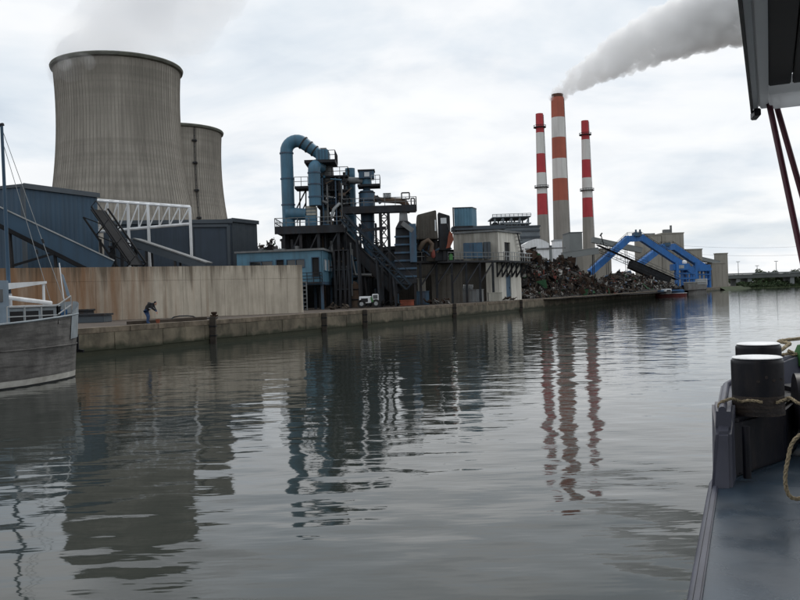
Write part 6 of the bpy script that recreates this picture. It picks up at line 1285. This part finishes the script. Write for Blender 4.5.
# plinth box
def bprism(pts, z0, z1, nm, mt, th, bev=.012, parent=None):
    m = MB(); pl = [V2(bp(a, s_)) for a, s_ in pts]
    ar = sum(pl[i][0]*pl[(i+1) % len(pl)][1]-pl[(i+1) % len(pl)][0]*pl[i][1] for i in range(len(pl)))
    if ar < 0: pl.reverse(); 
    m.prism(pl, z0, z1); return m.part(nm, mt, th, parent, bevel=bev)
pc = P(757, 357, 4.5); pc2 = P(758.2, 343.5, 5.2)
def inv(p_): d = Vector((p_.x, p_.y, 0))-E0; return d.dot(BD), d.dot(BN)
a1_, s1_ = inv(pc); a2_, s2_ = inv(pc2)
pl_t = DK+.31
# wedge: front face perpendicular to boat, sloped outer cheek
m = MB(); o0 = u0; f0, f1 = a1_-.22, a2_+.25; sI = s1_+.20
cor = [inv(Vector(p_)) for p_ in ((1.66, 4.285, 0), (1.80, 4.37, 0), (2.19, 4.71, 0), (2.62, 5.35, 0), (2.26, 5.5, 0))]; f0 = cor[0][0]
pl = [V2(bp(a, s_)) for a, s_ in cor]; m.prism(list(reversed(pl)) if sum(pl[i][0]*pl[(i+1) % 5][1]-pl[(i+1) % 5][0]*pl[i][1] for i in range(5)) < 0 else pl, DK+.003, pl_t); m.part('plinth', 'boat_dark', boat, bevel=.02)
m = MB(); A = bp(f0-.12, .02); B = bp(f0+.35, .02); m.hull8([up(bp(f0-.20, .0), DK-.02), up(bp(f0-.16, .10), DK-.02), up(bp(f0+.2, .12), DK-.02), up(bp(f0+.2, -.005), DK-.02), up(bp(f0-.12, .03), DK+.27), up(bp(f0-.10, .10), DK+.27), up(bp(f0+.2, .12), DK+.395), up(bp(f0+.2, .0), DK+.395)]); m.part('bulwark_cheek', 'boat_grey', boat, bevel=.015)
m = MB(); m.cyl(up(bp(f0-.0, .17), DK+.02), up(bp(f0-.0, .17), DK+.29), .02, n=12); m.part('drain_pipe', 'boat_dark', boat, smooth=60)
for i, (c, rr_, lab) in enumerate(((pc, .1335, 'nearer black mooring bollard with a white top on our deck'), (pc2, .134, 'farther black mooring bollard with a white top, half hidden behind the nearer one'))):
    th = Thing('mooring_bollard', lab, 'bollard', (c.x, c.y, pl_t), 'white-topped bollards on our deck'); zt = c.z
    m = MB(); m.lathe([(rr_, zt-.205), (rr_+.001, zt-.03), (rr_, zt-.016), (rr_-.008, zt-.008), (0.01, zt-.006)], V2(c), 48); hd = m.part('head', 'boat_dark', th, smooth=50)
    m = MB(); m.lathe([(rr_+.002, pl_t+.002), (rr_, zt-.2051)], V2(c), 48); m.part('worn_shaft', 'worn_steel', th, smooth=50)
    m = MB(); m.lathe([(rr_-.006, zt-.0055), (rr_-.004, zt-.001), (rr_-.014, zt+.004), (.01, zt+.006)], V2(c), 48); m.part('white_top', 'bollard_white', th, hd, smooth=50)
    if i == 0:
        for dx, dz in ((-.01, -.10), (.03, -.115), (-.05, -.12), (.075, -.115)):
            a = math.asin(dx/rr_); m = MB(); m.cyl((c.x+dx, c.y-rr_*math.cos(a)+.004, zt+dz), (c.x+dx, c.y-rr_*math.cos(a)-.003, zt+dz), .009, n=10); m.part('weld_boss', 'worn_steel', th, hd)
# ropes
def rope(name, label, pts, r, loc=None):
    P_ = []; pts = [Vector(p_) for p_ in pts]
    for i in range(len(pts)-1):
        p0, p1, p2, p3 = pts[max(0, i-1)], pts[i], pts[i+1], pts[min(len(pts)-1, i+2)]
        for k in range(10):
            t = k/10; P_.append(.5*((2*p1)+(p2-p0)*t+(2*p0-5*p1+4*p2-p3)*t*t+(3*p1-p0-3*p2+p3)*t**3))
    P_.append(pts[-1]); th = Thing(name, label, 'rope', P_[0])
    x = None; tot = 0
    for s_ in range(3):
        q_ = []; ph = s_*2*math.pi/3; acc = 0; x = None
        for i, p_ in enumerate(P_):
            d = (P_[min(i+1, len(P_)-1)]-P_[max(i-1, 0)]).normalized(); acc += (P_[i]-P_[i-1]).length if i else 0
            if x is None: x = d.cross(Vector((0, 0, 1)) if abs(d.z) < .9 else Vector((0, 1, 0))).normalized()
            else: x = (x-d*x.dot(d)).normalized()
            y = d.cross(x); a = ph+acc*2*math.pi/(r*9); q_.append(p_+x*math.cos(a)*r*.5+y*math.sin(a)*r*.5)
        # resample finely enough for the lay
        m = MB(); m.tube(q_, r*.62, 7); m.part('strand', 'rope', th, smooth=70)
    return th
zr_ = pl_t+.065
def pole_at(z): a, b = P(766.5, 94, 3.86), P(812, 305, 3.6); return a+(b-a)*((z-a.z)/(b.z-a.z))
def ring(c, r, z, a0, a1, n): return [Vector((c.x+r*math.cos(a0+(a1-a0)*i/n), c.y+r*math.sin(a0+(a1-a0)*i/n), z+.01*math.sin(i))) for i in range(n+1)]
b0 = P(783, 396, 4.45)
rope('mooring_rope', 'beige mooring rope running from the nearer bollard to the right', ring(pc, .146, pc.z-.235, R(-75), R(5), 5)+[P(790, 398, 4.4), P(800, 404, 4.3), P(812, 408, 4.5), P(822, 402, 4.8)], .0085)
rope('mooring_line', 'short brown rope end wrapped round the left side of the nearer bollard', [P(719, 409, 4.36), P(720, 403.5, 4.36), P(726, 400.5, 4.36), P(733, 399, 4.40)]+ring(pc, .144, pc.z-.232, R(-150), R(-105), 3), .008)
rope('hanging_rope', 'loop of thick beige rope hanging at the right edge above the deck', [pole_at(2.62), P(797, 438, 3.6), P(788, 462, 3.6), P(786, 482, 3.6), P(790, 496, 3.6), P(800, 499, 3.6), P(815, 492, 3.55), pole_at(2.45)], .0085)
rope('bow_rope', 'pale rope stretched over the bow bulwark at the right edge', [Vector((pc2.x+.1, pc2.y+.1, pc2.z-.06)), P(779, 351, 5.45), P(790, 344, 5.7), P(800, 338.5, 6.0), bp(5.2, 2.2, DK+bw(5.2)+.03)], .013)
rope('bow_line', 'thin pale line sagging below the bow rope at the right edge', [P(788, 350.5, 5.9), P(793, 352.5, 5.9), P(800, 353.5, 6.0), bp(5.25, 2.3, DK+bw(5.2)+.02)], .011)
# windlass lump at right edge
c = P(801, 400, 4.9); th = Thing('windlass', 'dark anchor windlass drum at the right edge of the deck', 'windlass', (c.x, c.y, DK))
m = MB(); m.cyl(Vector((c.x, c.y, c.z-.02)), Vector((c.x+.5, c.y-.15, c.z-.02)), .13, n=20); m.part('drum', 'boat_dark', th, smooth=50); m = MB(); m.cyl(Vector((c.x-.03, c.y+.01, c.z-.02)), Vector((c.x+.03, c.y-.01, c.z-.02)), .18, n=24); m.part('drum_flange', 'boat_dark', th, smooth=40)
m = MB(); m.box(c.x+.05, c.x+.45, c.y-.2, c.y+.1, DK+.003, c.z-.1); m.part('stand', 'boat_dark', th, bevel=.02)
c = P(800, 380, 5.4); m = MB(); m.hull8([(c.x-.16, c.y-.2, DK+.003), (c.x+.8, c.y-.4, DK+.003), (c.x+.8, c.y+.2, DK+.003), (c.x-.16, c.y+.2, DK+.003), (c.x-.12, c.y-.1, c.z-.04), (c.x+.8, c.y-.3, c.z+.08), (c.x+.8, c.y+.1, c.z+.08), (c.x-.12, c.y+.1, c.z-.04)]); m.solo('chain_locker', 'boat_dark', 'black chain locker box behind the windlass at the right edge', 'locker', (c.x, c.y, DK), bevel=.03)
p0 = P(797, 352, 6.0); m = MB(); m.lathe([(.02, p0.z-.12), (.06, p0.z-.1), (.07, p0.z), (.05, p0.z+.05), (.015, p0.z+.06)], (p0.x+.06, p0.y), 14); m.solo('green_float', 'green_paint', 'small green float hung inside the bow bulwark', 'float', (p0.x, p0.y, p0.z), smooth=50)

# wheelhouse roof
zR = EYE+.83; rc = P(753, 113.5, 4.0)
th = Thing('wheelhouse_roof', 'pale-edged wheelhouse roof with a dark plank ceiling overhanging at upper right', 'roof', (rc.x, rc.y, zR))
FD = Vector((BD.y, -BD.x, 0)); o = Vector((rc.x, rc.y, 0))
RD = Vector((.452, 1, 0)).normalized(); FD = Vector((RD.y, -RD.x, 0))
def rp(a, s_, z): return o-RD*a+FD*s_+Vector((0, 0, z))
def rbox(a0, a1, s0, s1, z0, z1, nm, mt, parent=None, bev=.004):
    m = MB(); m.hull8([rp(a1, s0, z0), rp(a0, s0, z0), rp(a0, s1, z0), rp(a1, s1, z0), rp(a1, s0, z1), rp(a0, s0, z1), rp(a0, s1, z1), rp(a1, s1, z1)]); return m.part(nm, mt, th, parent, bevel=bev)
rbox(.402, 5.5, .0685, 3.2, zR+.075, zR+.12, 'roof_sheet', 'roof_dark_edge')
fs_ = rbox(.0, 5.5, 0, .022, zR, zR+.074, 'side_fascia', 'roof_light'); rbox(-.004, 5.5, -.012, -.001, zR-.012, zR+.10, 'edge_trim', 'roof_dark_edge', fs_)
rbox(.0, 5.5, .0225, .03, zR+.02, zR+.074, 'gutter_lip', 'roof_light'); rbox(.053, 5.5, .0305, .068, zR+.004, zR+.074, 'side_soffit', 'roof_light')
ef = rbox(0, .05, .0305, 3.2, zR+.012, zR+.0745, 'end_fascia', 'roof_light'); rbox(.051, .40, .0685, 3.2, zR-.005, zR+.074, 'end_soffit', 'roof_light')
w = .095
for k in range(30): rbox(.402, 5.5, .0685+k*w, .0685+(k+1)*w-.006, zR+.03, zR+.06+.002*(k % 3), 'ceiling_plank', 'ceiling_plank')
m = MB(); m.beam(rp(-.01, .0, zR-.02), rp(.10, .02, zR-.018), .03, .035); m.part('corner_bracket', 'roof_dark_edge', th, bevel=.004)
for i, (x0, y0, x1, y1, D0, D1, lab) in enumerate(((766.5, 94, 812, 305, 3.86, 3.6, 'left of two slanting maroon poles under the wheelhouse roof'), (776, 106, 838, 320, 3.97, 3.85, 'right of two slanting maroon poles under the wheelhouse roof'))):
    a = P(x0, y0, D0); d = (P(x1, y1, D1)-a); k = (DK-a.z)/d.z; b = a+d*k; pt = Thing('roof_pole', lab, 'pole', b, 'slanting poles under the wheelhouse roof'); m = MB(); m.cyl(b, a-d.normalized()*.02, .0135, n=16); m.part('tube', 'maroon', pt, smooth=60)
    m = MB(); m.lathe([(.04, DK+.003), (.04, DK+.015), (.02, DK+.03)], V2(b), 16); m.part('foot_flange', 'maroon', pt, smooth=40)
